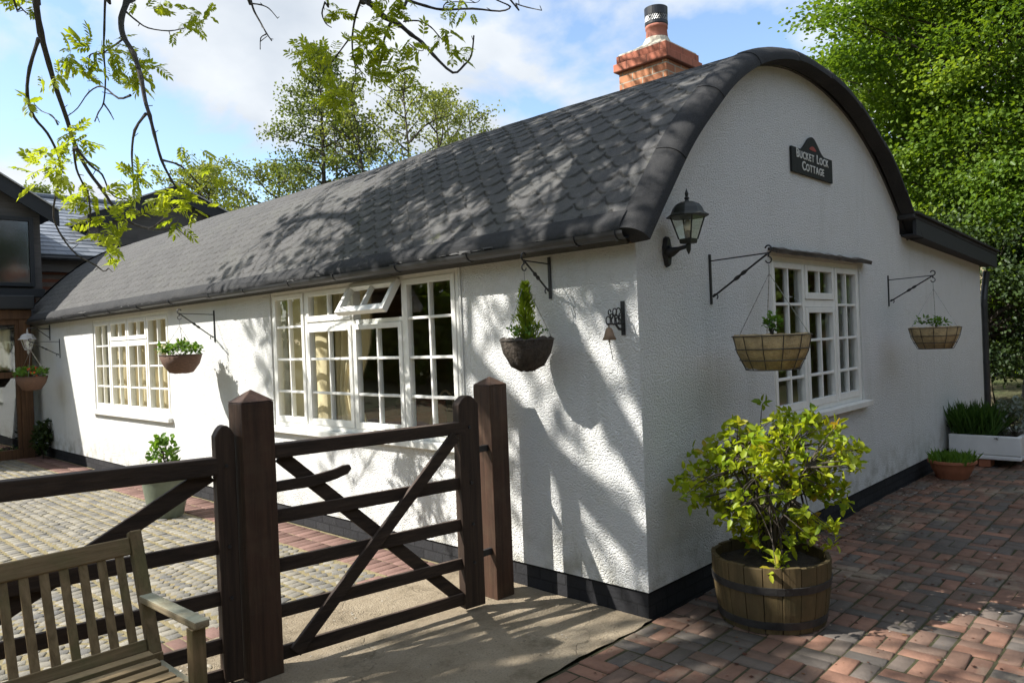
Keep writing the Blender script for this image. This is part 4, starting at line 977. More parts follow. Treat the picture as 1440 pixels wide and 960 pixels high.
# ================================================================== LANTERNS, SIGN, BELL
def lantern(c, s, r, metal, glass):
    """c: bottom tip centre; four-sided coach lantern"""
    x, y, z = c; q = lambda pr: [(a * s, b_ * s) for a, b_ in pr]
    b = MB(); b.lathe(q([(.004, 0), (.016, .03), (.018, .07), (.012, .075)]), c, 12); b.lathe(q([(.058, .075), (.062, .08), (.066, .105), (.066, .108), (.0, .108)]), c, 4, math.pi / 4); b.build('base', metal, r)
    b = MB(); b.lathe(q([(.066, .108), (.122, .268)]), c, 4, math.pi / 4, cap=False); b.build('pane', glass, r)
    b = MB()
    for k in range(4):
        a = math.pi / 4 + k * math.pi / 2; b.tube([(x + .067 * s * math.cos(a), y + .067 * s * math.sin(a), z + .105 * s), (x + .124 * s * math.cos(a), y + .124 * s * math.sin(a), z + .27 * s)], .0055 * s, 6)
    b.lathe(q([(.120, .262), (.126, .264), (.126, .270), (.120, .270)]), c, 4, math.pi / 4, cap=False); b.build('frame', metal, r)
    b = MB(); b.lathe(q([(.150, .262), (.152, .270), (.118, .292), (.106, .325), (.085, .352), (.05, .368), (.0, .372)]), c, 8, math.pi / 8); b.build('hood', metal, r, bevel=.002)
    b = MB(); b.lathe(q([(.022, .368), (.012, .385), (.019, .397), (.009, .408), (.013, .43), (.004, .455), (.0, .47)]), c, 12); b.build('finial', metal, r)
    b = MB(); b.lathe(q([(.02, .108), (.02, .165)]), c, 10); b.build('bulb_holder', metal, r)
    b = MB(); b.lathe(q([(.018, .166), (.028, .20), (.02, .235), (0, .245)]), c, 12); b.build('bulb', M['trough'], r, smooth=True)
M['lantern_iron'] = mat_plain('lantern_iron', (.020, .022, .017), .5, .4, 14, .001, 60)
def wall_lantern():
    x, d, z = .325, .165, 2.185
    r = thing('wall_lantern', 'black coach lantern on a curved arm on the gable wall near the corner', 'wall lamp', (x, 0, 2.2))
    lantern((x, -d, z), .86, r, M['lantern_iron'], M['lamp_glass'])
    b = MB(); pr = [(0, -.10), (.022, -.085), (.03, -.05), (.042, -.02), (.042, .03), (.03, .055), (.022, .085), (0, .10)]
    pr = pr + [(-a, c) for a, c in pr[::-1][1:-1]]
    b.prism(pr, lambda p: (x + p[0], -.001, 2.215 + p[1]), lambda p: (x + p[0] * .8, -.03, 2.215 + p[1] * .92)); b.build('back_plate', M['black_iron'], r, bevel=.004)
    b = MB(); b.tube([(x, -.02, 2.215), (x, -.05, 2.21), (x, -.10, 2.225), (x, -d, 2.235)], [.045, .03, .014, .012], 10); b.build('arm', M['black_iron'], r, smooth=True)
wall_lantern()
def far_lantern():
    r = thing('hanging_lantern', 'small pale lantern on a black bracket at the far end of the side wall', 'wall lamp', (0, 11.75, 2.0))
    lantern((-.33, 11.75, 1.76), .92, r, M['verge_light'], M['lamp_glass'])
    b = MB(); b.box(-.010, -.002, 11.735, 11.765, 1.98, 2.24); b.tube([(-.01, 11.75, 2.17), (-.33, 11.75, 2.19)], .008, 6); b.tube([(-.01, 11.75, 2.02), (-.2, 11.75, 2.18)], .006, 6); b.build('arm', M['black_iron'], r)
far_lantern()
def sign():
    r = thing('name_sign', 'dark slate name sign reading BUCKET LOCK COTTAGE under the roof arch', 'sign', (2.65, 0, 3.1))
    x0, x1, z0, z1 = 2.225, 3.075, 2.972, 3.178; cx = 2.65
    top = [(x1, z1)]
    for t in np.linspace(0, 1, 25):
        x = cx + .26 - .52 * t; h = .135 * .5 * (1 + math.cos((t - .5) * 2 * math.pi)); top.append((x, z1 + h * (1 if h > .002 else 0)))
    top.append((x0, z1))
    b = MB(); b.prism([(x0, z0), (x1, z0)] + top, lambda p: (p[0], -.004, p[1]), lambda p: (p[0], -.022, p[1])); b.build('board', M['sign'], r, bevel=.003)
    def text(parts, x, z):
        for ch_, sz in parts:
            if ch_ == ' ': x += .05; continue
            cu = bpy.data.curves.new('t', 'FONT'); cu.body = ch_; cu.size = sz; cu.extrude = .002; cu.offset = .0012
            to = bpy.data.objects.new('t', cu); COL.objects.link(to); dg = bpy.context.evaluated_depsgraph_get(); dg.update()
            me = bpy.data.meshes.new_from_object(to.evaluated_get(dg)); bpy.data.objects.remove(to)
            xsn = [v.co.x for v in me.vertices]; w = max(xsn) - min(xsn); mnx = min(xsn)
            me.transform(Matrix.Translation((x, -.0245, z)) @ Matrix.Rotation(math.pi / 2, 4, 'X') @ Matrix.Translation((-mnx, 0, 0)))
            glyphs.append(me); x += w + .011
        return x
    def line(s_, z):
        nonlocal glyphs
        parts = []
        for wd in s_.split(' '):
            parts += [(wd[0], .105)] + [(c, .086) for c in wd[1:]] + [(' ', 0)]
        glyphs = []; wd_ = text(parts[:-1], 0, 0)
        glyphs = []; text(parts[:-1], cx - wd_ / 2, z)
        import bmesh
        bm = bmesh.new()
        for g_ in glyphs: bm.from_mesh(g_)
        # little serif feet so the letters read as a Roman small-cap face
        me = bpy.data.meshes.new('lettering'); bm.to_mesh(me); bm.free(); link('lettering', me, M['sign_text'], r)
    glyphs = []
    line('BUCKET LOCK', 3.100); line('COTTAGE', 3.008)
    b = MB()
    b.prism([(cx - .075 + .15 * t, 3.205 + .028 * math.sin(t * math.pi)) for t in np.linspace(0, 1, 12)] + [(cx + .05, 3.196), (cx - .05, 3.196)], lambda p: (p[0], -.0225, p[1]), lambda p: (p[0], -.0245, p[1])); b.build('emblem', M['sign_red'], r)
sign()
def bell():
    r = thing('door_bell', 'small bronze bell hanging from an ornate black scroll bracket near the corner', 'bell', (0, .107, 1.8))
    b = MB(); b.box(-.009, -.001, .094, .120, 1.705, 1.912); b.build('wall_plate', M['black_iron'], r)
    b = MB(); z = 1.775
    b.tube([(-.005, .107, z), (-.165, .107, z)], .005, 6); b.tube([(-.005, .107, z - .035), (-.05, .107, z - .03), (-.08, .107, z - .004)], .008, 6)
    random.seed(3)
    for k in range(9):
        cx, cz = -.03 - .015 * k, z + .045 + .028 * math.sin(k * 2.1); rr = .017 + .006 * math.sin(k * 1.7)
        b.tube([(cx + rr * math.cos(a), .107 + .003 * math.sin(k), cz + rr * math.sin(a) * 1.15) for a in np.linspace(0, 5.6, 12)], .0042, 5)
        b.tube([(cx, .107, z), (cx, .107, cz - rr)], .0035, 5)
    b.build('scroll', M['black_iron'], r)
    c = (-.15, .107, z - .095); b = MB(); b.lathe([(.040, -.0), (.042, .004), (.030, .028), (.022, .058), (.014, .072), (.0, .076), ], c, 20, cap=False); b.lathe([(.038, .001), (.026, .03), (.0, .066)], c, 20, cap=False)
    b.tube([(c[0], c[1], c[2] + .074), (c[0], c[1], z)], .004, 6); b.build('bell_cup', M['bell'], r, smooth=True)
    b = MB(); b.tube([(c[0], c[1], c[2] + .02), (c[0], c[1], c[2] - .015)], .006, 6); b.tube([(c[0], c[1], c[2] - .012), (c[0] + .012, c[1], c[2] - .06), (c[0] + .012, c[1] - .012, c[2] - .12)], .0026, 5); b.build('pull_cord', M['rope'], r)
bell()

# ================================================================== DARK CLAD HOUSE AND OAK PORCH (far left)
def house():
    r = thing('dark_house', 'two-storey dark clad house with slate roof and gables behind the cottage end', 'house', (-1.5, 13.2, 0))
    def gable(x0, x1, y0, y1, zb, ze, za, part, cap=.05):
        cx = (x0 + x1) / 2
        b = MB(); b.prism([(x0, zb), (x1, zb), (x1, ze), (cx, za), (x0, ze)], lambda p: (p[0], y0, p[1]), lambda p: (p[0], y1, p[1])); w = b.build('gable_wall', M['clad'], r)
        sl = (za - ze) / (cx - x0); o = .26; b = MB(); bb = MB()
        for s in (-1, 1):
            xe = cx + s * (cx - x0 + o); zee = ze - o * sl
            pr = [(cx, za + .03), (xe, zee + .03), (xe, zee + .13), (cx, za + .15)]
            b.prism(pr, lambda p: (p[0], y0 - .22, p[1]), lambda p: (p[0], y1 + 1.8, p[1]))
            pr = [(cx, za - .16), (xe, zee - .16), (xe, zee + .028), (cx, za + .028)]
            bb.prism(pr, lambda p: (p[0], y0 - .235, p[1]), lambda p: (p[0], y0 - .19, p[1]))
            bb.prism([(cx, za + .005), (xe, zee + .005), (xe, zee + .027), (cx, za + .027)], lambda p: (p[0], y0 - .188, p[1]), lambda p: (p[0], y0, p[1]))
        rr = b.build('gable_roof', M['frame_dark'], r); bb.build('bargeboard', M['frame_dark'], rr)
        b = MB()
        for s in (-1, 1):
            xe = cx + s * (cx - x0 + o); zee = ze - o * sl
            b.prism([(cx, za + .152), (xe, zee + .132), (xe, zee + .16), (cx, za + .18)], lambda p: (p[0], y0 - .25, p[1]), lambda p: (p[0], y0 - .1, p[1]))
        b.build('verge_cap', M['verge_light'], rr)
        return w
    gw = gable(-3.6, .30, 13.25, 17.5, 2.95, 4.42, 5.62, 'a')
    def glazed(x0, x1, z0, z1, y, nx=1, name='window'):
        b = MB(); f = .07
        b.box(x0, x0 + f, y - .05, y + .04, z0, z1); b.box(x1 - f, x1, y - .05, y + .04, z0, z1); b.box(x0 + f, x1 - f, y - .05, y + .04, z0, z0 + f); b.box(x0 + f, x1 - f, y - .05, y + .04, z1 - f, z1)
        for k in range(1, nx): xm = x0 + (x1 - x0) * k / nx; b.box(xm - .035, xm + .035, y - .05, y + .04, z0 + f, z1 - f)
        w = b.build(name, M['frame_dark'], r, bevel=.004)
        b = MB(); b.add([(x0 + f, y - .01, z0 + f), (x1 - f, y - .01, z0 + f), (x1 - f, y - .01, z1 - f), (x0 + f, y - .01, z1 - f)], [(0, 1, 2, 3)]); b.build('pane', M['lamp_glass'], w)
        b = MB(); b.add([(x0 + .03, y + .035, z0 + .03), (x1 - .03, y + .035, z0 + .03), (x1 - .03, y + .035, z1 - .03), (x0 + .03, y + .035, z1 - .03)], [(0, 1, 2, 3)]); b.build('backing', M['unlit_room'], w)  # black sheet painted as the unlit room behind the pane
    glazed(-2.4, .17, 2.99, 4.24, 13.2, 3)
    b = MB(); b.box(-3.6, .30, 13.1, 13.4, 2.80, 2.945); b.build('floor_beam', M['frame_dark'], r)
    b = MB(); b.box(-3.6, .2, 13.3, 17.5, 0, 2.79); b.box(.305, 6.0, 14.1, 19.5, 0, 3.63); b.build('wall', M['house_brick'], r)
    b = MB(); b.box(.30, 6.0, 13.95, 14.09, 3.35, 3.60); b.build('soffit_board', M['clad'], r)
    b = MB(); b.tube([(.3, 13.78, 3.60), (6.0, 13.78, 3.60)], .05, 8); b.build('gutter', M['gutter'], r)
    # slate roof of the wing: real courses
    b = MB(); y0, z0, y1, z1 = 13.78, 3.66, 17.1, 5.36; n = 17
    for k in range(n):
        t0, t1 = k / n, (k + 1.25) / n; off = .15 if k % 2 else 0
        for j in range(-1, 20):
            xa = .302 + j * .30 + off; xb = xa + .296; xa = max(xa, .302); xb = min(xb, 6.0)
            if xb - xa < .02: continue
            b.tone = random.random(); ya, za, yb, zb = y0 + (y1 - y0) * t0, z0 + (z1 - z0) * t0 + .022, y0 + (y1 - y0) * t1, z0 + (z1 - z0) * t1 + .004
            b.add([(xa, ya, za), (xb, ya, za), (xb, yb, zb), (xa, yb, zb), (xa, ya, za - .02), (xb, ya, za - .02)], [(0, 1, 2, 3), (0, 4, 5, 1)])
    rr = b.build('slate_roof', M['slate'], r, tone=True)
    b = MB(); b.prism([(y0, z0 - .02), (y1, z1 - .02), (20.3, z0 - .02)], lambda p: (.31, p[0], p[1]), lambda p: (5.99, p[0], p[1])); b.build('roof_core', M['frame_dark'], rr)
    b = MB(); b.tube([(.3, y1, z1 + .03), (6, y1, z1 + .03)], .07, 10); b.build('ridge_tile', M['slate'], rr)
    gable(1.62, 4.78, 14.3, 16.4, 3.7, 4.52, 5.20, 'b')
house()
def porch():
    r = thing('oak_porch', 'brown oak framed glazed porch at the far left against the cottage end', 'porch', (-1.5, 12.4, 0))
    y = 12.3
    for x in (-.235, -1.415, -2.615):
        b = MB(); b.box(x - .085, x + .085, y, y + .15, 0, 2.36); b.build('post', M['timber'], r, bevel=.008)
    b = MB(); b.box(-2.8, -.13, y - .02, y + .17, 2.361, 2.52); b.build('beam', M['timber'], r, bevel=.01)
    b = MB(); b.box(-2.85, -.10, y - .12, 13.0, 2.53, 2.76); b.build('canopy', M['frame_dark'], r, bevel=.02)
    for xa, xb in ((-1.33, -.32), (-2.53, -1.50)):
        b = MB(); b.box(xa, xb, y + .03, y + .12, 1.37, 1.47); b.box(xa, xb, y + .04, y + .11, 0, .16); b.box(xa, xa + .06, y + .035, y + .115, .165, 1.365); b.box(xb - .06, xb, y + .035, y + .115, .165, 1.365); w = b.build('panel_frame', M['timber'], r, bevel=.006)
        b = MB(); b.box(xa, xb, y + .07, y + .075, 1.475, 2.36); b.box(xa + .06, xb - .06, y + .07, y + .075, .165, 1.365); b.build('pane', M['glass'], w)
        b = MB(); b.box(xa, xb, y + .03, y + .10, 2.27, 2.355); b.box(xa + .001, xa + .05, y + .031, y + .099, 1.475, 2.268); b.box(xb - .05, xb - .001, y + .031, y + .099, 1.475, 2.268); b.build('glazing_frame', M['timber'], w)
    b = MB(); b.box(-2.7, -.15, 12.92, 12.96, 0, 2.3); b.build('inner_wall', M['unlit_room'], r)  # wall coloured black for the shade inside the porch
    curtain(lambda u, z, d: (u, d, z), -.95, -.40, 1.5, 2.2, y + .22, 4, 'pale blind hanging inside the upper glass of the oak porch', .03, group='porch blinds')
porch()

# ================================================================== TREES
def limb(b, p0, p1, r0, r1, n=7, wob=.06, sag=0., sides=7):
    p0, p1 = Vector(p0), Vector(p1); L = (p1 - p0).length; pts = []
    o1, o2 = RNG.normal(0, wob * L, 3), RNG.normal(0, wob * L, 3)
    for t in np.linspace(0, 1, n):
        q = p0.lerp(p1, t) + Vector(o1) * math.sin(t * math.pi) + Vector(o2) * math.sin(2 * t * math.pi) * .5; q.z += sag * L * math.sin(t * math.pi); pts.append(q)
    b.tube(pts, [r0 + (r1 - r0) * t for t in np.linspace(0, 1, n)], sides, False); return pts
def open_tree(name, label, base, H, z0, rmax, nb, mat, leaf=.06, per=26, cl=.3, sub=5, bark='bark', group=None, rise=.35, prof=None, trunk=.12):
    """tall thin tree: trunk, tiers of branches, leaf clusters along the twigs, sky between them"""
    r = thing(name, label, 'tree', base, group); B = Vector(base); b = MB()
    tp = limb(b, B, B + Vector((RNG.normal(0, .03 * H), RNG.normal(0, .03 * H), H)), trunk, .015, 12, .012)
    b.build('trunk', M[bark], r); tb = MB(); cs = []
    prof = prof or (lambda t: math.sin(math.pi * (t * .86 + .12)) ** .8)
    for k in range(nb):
        t = (k + RNG.random()) / nb; z = z0 + (H - z0) * t; q = z / H * 11; i = min(int(q), 10); p = tp[i].lerp(tp[i + 1], q - i)
        a = k * 2.4 + RNG.normal(0, .5); l = rmax * prof(t) * RNG.uniform(.55, 1.15)
        e = p + Vector((l * math.cos(a), l * math.sin(a), l * rise * RNG.uniform(.2, 1.6)))
        pts = limb(tb, p, e, .012 + .012 * l, .004, 6, .07, .05, 5)
        for j in range(sub):
            s = RNG.uniform(.35, 1.05); c = p.lerp(e, min(s, 1.)); d = Vector(rdir(1)[0]) * l * .30 * RNG.uniform(.3, 1)
            e2 = c + d; e2.z += .05 * l; limb(tb, c, e2, .006, .002, 4, .08, 0, 4); cs.append(e2); cs.append(c.lerp(e2, .6))
    tb.build('branch', M[bark], r)
    P, tn, C = clumps(np.array(cs), cl, per, .55)
    leaf_obj('crown', P, rdir(len(P), -.1), nrm(RNG.normal(size=P.shape) + [0, 0, .8]), leaf * RNG.uniform(.6, 1.2, len(P)), leaf * .7, mat, r, tone=tn)
    return r
def ground_at(px, d): x, y, z = at(px, 490, d); return (x, y, 0)
G1 = 'thin trees behind the cottage roof'
open_tree('alder_tree', 'tallest dark alder rising behind the middle of the roof', ground_at(452, 21), 9.9, 4.2, 1.5, 50, M['alder_leaf'], .085, 17, .29, 7, group=G1, rise=.25, trunk=.14)
open_tree('alder_tree', 'slim alder stem close beside the tallest alder', ground_at(487, 22), 8.6, 5, 1.3, 18, M['alder_leaf'], .085, 12, .25, 5, group=G1, trunk=.11)
open_tree('alder_tree', 'low spreading alder at the foot of the tallest alder', ground_at(402, 22), 6.9, 4.2, 2.1, 26, M['far_leaf'], .085, 16, .28, 6, group=G1)
for px, d, H, lab in ((532, 21, 8.7, 'thin bare-stemmed tree just right of the tallest alder'), (566, 20, 8.6, 'thin tree with a dark stem second right of the tallest alder'), (602, 22, 8.9, 'pale green thin tree in the middle of the row behind the roof'), (645, 23, 9.4, 'pale feathery tree, highest at the right of the row behind the roof'), (690, 24, 9.2, 'last and palest thin tree where the row meets the roof slope')):
    open_tree('birch_tree', lab, ground_at(px, d), H, 4.5, 1.5, 24, M['far_leaf'], .085, 9, .27, 6, group=G1, rise=.5, trunk=.08)
open_tree('bushy_tree', 'rounded leafy tree behind the slate roof gables', ground_at(306, 25), 7.6, 4.6, 2.1, 34, M['far_leaf'], .10, 15, .32, 6)
open_tree('distant_tree', 'small blue-green distant tree left of the slate roof ridge', ground_at(72, 36), 9.6, 6, 2.6, 26, M['alder_leaf'], .14, 14, .45, 5)

def big_tree(name, label, base, H, cz, R, RZ, nc, per, leaf, mat, bark, stems=1, cr=.75):
    r = thing(name, label, 'tree', base); B = Vector(base); b = MB(); cc = B + Vector((0, 0, cz))
    tp = limb(b, B, B + Vector((.3, -.2, H * .8)), .26, .06, 10, .03); b.build('trunk', M[bark], r)
    d = rdir(nc); rad = RNG.uniform(.25, 1, nc) ** .5
    lump = 1 + .22 * np.sin(d[:, 0] * 5 + 1) * np.sin(d[:, 1] * 6 + 2) + .14 * np.sin(d[:, 2] * 9)
    C = np.array(cc) + d * (rad * lump)[:, None] * [R, R, RZ]
    C = C[C[:, 2] > .9]
    tb = MB()
    for c in C[::3]:
        z = max(1.2, min(H * .75, c[2] * .72)); q = z / (H * .8) * 9; i = min(int(q), 8); limb(tb, tp[i].lerp(tp[i + 1], q - i), c, .05, .008, 6, .06, .05, 5)
    tb.build('branch', M[bark], r)
    P, tn, CC = clumps(C, cr, per, .42); D = nrm((P - np.array(cc)) * [1, 1, .5] + RNG.normal(size=P.shape) * 2); D[:, 2] -= .25
    leaf_obj('crown', P, D, nrm(RNG.normal(size=P.shape) * .8 + [0, 0, 1.]), leaf * RNG.uniform(.6, 1.2, len(P)), leaf * .72, mat, r, tone=tn)
    return r
big_tree('leafy_tree', 'large bright green leafy tree rising behind the right end of the cottage', (15.7, .55, 0), 11.8, 6.7, 4.3, 5.3, 620, 320, .10, M['tree_leaf'], 'bark', cr=.62)
big_tree('leafy_tree', 'dark lower tree at the right edge beyond the white trough', (13.7, -1.0, 0), 6.5, 4.0, 2.0, 2.9, 150, 300, .080, M['tree_leaf'], 'bark', cr=.8)
big_tree('under_tree', 'deep green thicket under the big tree beyond the downpipe', (12.6, .9, 0), 4.2, 1.9, 2.2, 2.0, 150, 260, .075, M['dark_leaf'], 'bark', cr=.6)
b = MB(); limb(b, (10.9, .42, 0), (11.1, .5, 2.6), .075, .05, 8, .02); s_ = b.build('tree_stump', M['pale_bark'], None, (10.9, .42, 0)); tag(s_, 'pale sunlit bare trunk in the thicket right of the downpipe', 'tree trunk')

# hedges seen only in the window panes; unseen wood added to block sky fill
def added_woodland():
    def wall(name, mat, x0, y0, x1, y1, n, h, w):
        t = RNG.random(n); c = np.stack([x0 + (x1 - x0) * t, y0 + (y1 - y0) * t], 1) + RNG.normal(0, w, (n, 2)); z = h * RNG.random(n) * (.75 + .25 * np.sin(t * 23))
        Q, tn, _ = clumps(np.column_stack([c, z + .4]), 1.5, 70, .8)
        o = leaf_obj(name, Q, rdir(len(Q)), nrm(RNG.normal(size=Q.shape) + [0, 0, 1]), .40, .28, mat, None, tone=tn); o['kind'] = 'stuff'
    wall('hedgerow', M['tree_leaf'], -17, -6, -19, 34, 420, 7.5, 1.0); wall('hedgerow', M['tree_leaf'], 17, -16, 26, 6, 420, 9, 1.0); wall('added_woodland', M['blocker_leaf'], -15, -12, 16, -14, 420, 7.5, 1.0)
added_woodland()

# ---- the ash: trunk out of frame on the left, crown over the yard and roof, twigs hanging into view
def pinnate(P, D, N, L, tone):
    """compound leaves: a rachis with four pairs of leaflets and one at the tip"""
    P, D, N = np.asarray(P, float), nrm(np.asarray(D, float)), nrm(np.asarray(N, float)); S = nrm(np.cross(D, N)); U = np.cross(S, D)
    L = np.broadcast_to(L, (len(P),))[:, None]; out = []
    for t in (.30, .50, .70, .88):
        for sg in (-1, 1):
            out.append((P + D * L * t - U * L * .10 * t * t, D * .62 + S * sg * .78 - U * .25, N + RNG.normal(0, .25, N.shape), L[:, 0] * (.46 - .1 * abs(t - .6)), L[:, 0] * .19))
    out.append((P + D * L * .95 - U * L * .1, D - U * .3, N, L[:, 0] * .45, L[:, 0] * .16))
    Vs, Fs, Ts = [], [], []; k = 0
    for p, d, n_, l, w in out:
        V, F, t = leaf_arrays(p, d, n_, l, w, np.clip(tone + RNG.normal(0, .1, len(P)), 0, 1), .12, (.35, .65)); Vs.append(V); Fs.append(F + k); Ts.append(t); k += len(V)
    V, F, t = leaf_arrays(P, D, N, L[:, 0], L[:, 0] * .018, tone, 0); Vs.append(V); Fs.append(F + k); Ts.append(t)
    return np.concatenate(Vs), np.concatenate(Fs), np.concatenate(Ts)
def leafbunch(cs, per, L, spread):
    P = np.repeat(np.asarray(cs, float), per, 0); n = len(P); D = rdir(n, .05); P = P + RNG.normal(0, spread, P.shape)
    D[:, 2] -= .15; N = nrm(RNG.normal(size=(n, 3)) * .5 + [0, 0, 1.]); tn = np.clip(np.repeat(RNG.random(len(cs)), per) * .6 + RNG.random(n) * .4, 0, 1)
    return P, D, N, L * RNG.uniform(.65, 1.15, n), tn
def ash():
    base = (-5.6, 2.7, 0); r = thing('ash_tree', 'ash tree whose bare curling twigs and young yellow-green leaves hang into the upper left', 'tree', base)
    b = MB(); tp = limb(b, base, (-5.2, 3.3, 6.2), .27, .17, 9, .02, 0, 10); b.build('trunk', M['ash_bark'], r)
    top = tp[-1]; lb = MB(); L1 = limb(lb, top, (-2.0, 4.3, 7.4), .12, .06, 9, .04, .05, 8); L2 = limb(lb, top, (-1.1, 2.4, 7.2), .11, .05, 9, .05, .06, 8); L3 = limb(lb, top, (-4.0, 8.2, 8.4), .12, .05, 9, .05, .05, 8); L4 = limb(lb, tp[6], (-4.6, -.2, 7.2), .09, .04, 8, .05, .05, 8)
    L5 = limb(lb, L2[4], (-1.0, .2, 7.4), .06, .03, 7, .05, .05, 7); nodes = L1 + L2 + L3 + L4 + L5
    # hanging twigs, each drawn through points of the photograph at its own distance
    k1 = lambda x, y: (x / 2.4, y / 2.4); k3 = lambda x, y: (300 + x / 2.88, y / 2.88)
    T = [
        (5.6, .9, .020, .006, k1, [(118, -40), (120, 0), (137, 110), (165, 215), (190, 300), (225, 400), (255, 495), (300, 580), (345, 640), (385, 700), (430, 745), (500, 770), (545, 745), (590, 700)]),
        (5.55, .7, .010, .004, k1, [(131, 130), (100, 230), (92, 320), (115, 395), (160, 450), (195, 520), (207, 580), (190, 650), (180, 730), (210, 800), (260, 860), (320, 893), (350, 915), (366, 905)]),
        (6.2, -.6, .024, .005, k1, [(440, -60), (430, 0), (410, 60), (415, 120), (450, 180), (475, 260), (490, 340), (505, 390), (520, 450), (545, 540), (580, 610), (600, 640)]),
        (6.1, .5, .010, .004, k1, [(492, 385), (455, 440), (445, 520), (450, 600), (455, 690), (470, 720)]),
        (5.9, .4, .009, .004, k1, [(362, -40), (355, 0), (352, 100), (350, 180), (356, 260), (350, 345), (332, 380), (320, 410)]),
        (5.9, .2, .006, .003, k1, [(350, 350), (368, 375), (384, 404)]),
        (6.1, .3, .008, .003, k1, [(440, 322), (400, 332), (345, 292), (300, 312), (262, 365), (228, 392)]),
        (6.15, .3, .008, .003, k1, [(418, 130), (378, 160), (340, 182), (305, 185), (300, 240), (325, 285)]),
        (5.5, .4, .008, .003, k1, [(255, 498), (310, 562), (345, 590), (372, 650), (410, 672), (452, 665)]),
        (5.5, .3, .007, .003, k1, [(248, 500), (258, 570), (280, 620), (298, 655), (272, 695), (245, 680), (240, 645)]),
        (5.9, .3, .007, .003, k1, [(545, 540), (610, 560), (660, 610), (700, 655), (715, 690)]),
        (5.6, .3, .006, .003, k1, [(500, 772), (560, 775), (590, 770), (620, 790)]),
        (5.5, .2, .005, .002, k1, [(300, 660), (305, 740), (290, 800), (240, 820), (215, 800)]),
        (5.5, .2, .005, .002, k1, [(195, 420), (175, 390), (140, 375), (115, 350)]),
        (6.2, .3, .007, .003, k1, [(425, 40), (460, 70), (500, 95), (570, 105), (625, 95)]),
        (5.6, .2, .006, .003, k1, [(40, -20), (70, 25), (95, 48), (118, 50)]),
        (6.6, .4, .011, .004, k3, [(130, -40), (150, 0), (165, 45), (190, 90), (215, 135), (236, 165)]),
        (6.6, .2, .006, .003, k3, [(152, 15), (190, 20), (225, 35), (260, 75)]),
        (6.6, .2, .005, .003, k3, [(212, 140), (192, 155), (190, 200)]),
        (6.3, .4, .011, .003, k3, [(612, -50), (598, 0), (575, 70), (563, 150), (565, 220), (577, 290), (565, 350), (550, 400)]),
        (6.4, .7, .024, .005, k3, [(590, -40), (622, 0), (690, 68), (750, 98), (800, 140), (845, 172), (890, 222), (970, 295), (1015, 265), (1045, 225), (1055, 145)]),
        (6.4, .4, .009, .003, k3, [(716, 95), (692, 160), (680, 230), (672, 290), (690, 335), (740, 368), (800, 352)]),
        (6.6, .5, .014, .004, k3, [(740, -30), (785, 0), (860, 25), (930, 40), (1050, 36), (1160, 46), (1203, 28), (1150, 2), (1120, -20)]),
        (6.7, .3, .007, .003, k3, [(1195, -10), (1225, 15), (1270, 30), (1330, 43)]),
        (6.5, .2, .006, .003, k3, [(770, 88), (830, 85), (880, 110), (912, 145), (936, 168), (940, 140)]),
        (6.4, .2, .008, .003, k3, [(460, -30), (452, 10), (440, 55), (455, 95), (478, 112)]),
        (6.3, .2, .006, .003, k3, [(545, 165), (500, 225), (470, 262), (430, 262), (400, 240)]),
        (6.3, .2, .005, .003, k3, [(563, 225), (590, 280), (615, 305)]),
        (6.5, .1, .005, .002, k3, [(930, 40), (940, 15), (985, 8), (1060, 12), (1080, 0)]),
        (6.4, .1, .004, .002, k3, [(845, 172), (850, 205), (820, 200), (790, 175)]),
    ]
    knots = []
    hb = MB()
    for d, dd, r0, r1, kf, pts in T:
        n = len(pts); P = [Vector(at(*kf(*p), d + dd * math.sin(i / max(1, n - 1) * 2.6 + d))) for i, p in enumerate(pts)]
        if pts[0][1] < 0:
            near = min(nodes, key=lambda q: (q - P[0]).length); P = [near, near.lerp(P[0], .5) + Vector(RNG.normal(0, .12, 3))] + P; rs0 = [r0 * 1.7, r0 * 1.3]
        else: rs0 = []
        # Catmull-Rom through the points
        Q = []
        for i in range(len(P) - 1):
            a, b0, c, e = P[max(i - 1, 0)], P[i], P[i + 1], P[min(i + 2, len(P) - 1)]
            for t in (0, .33, .66): Q.append(.5 * ((2 * b0) + (c - a) * t + (2 * a - 5 * b0 + 4 * c - e) * t * t + (-a + 3 * b0 - 3 * c + e) * t ** 3))
        Q.append(P[-1]); m_ = len(Q); nr0 = len(rs0) * 3
        rs = [(r0 * 1.6 + (r0 - r0 * 1.6) * i / max(nr0, 1)) if i < nr0 else r0 + (r1 - r0) * ((i - nr0) / max(1, m_ - 1 - nr0)) ** .7 for i in range(m_)]
        rs = [q * 1.25 * (1 + (.28 if i % 3 == 0 else 0) * RNG.random()) for i, q in enumerate(rs)]
        hb.tube(Q, rs, 6)
        for i in range(nr0 + 4, m_, 5):      # short spur shoots
            e = Q[i] + Vector(RNG.normal(0, .035, 3)); hb.tube([Q[i], e], [.004, .003], 4)
    hb.build('hanging_twigs', M['ash_bark'], r)
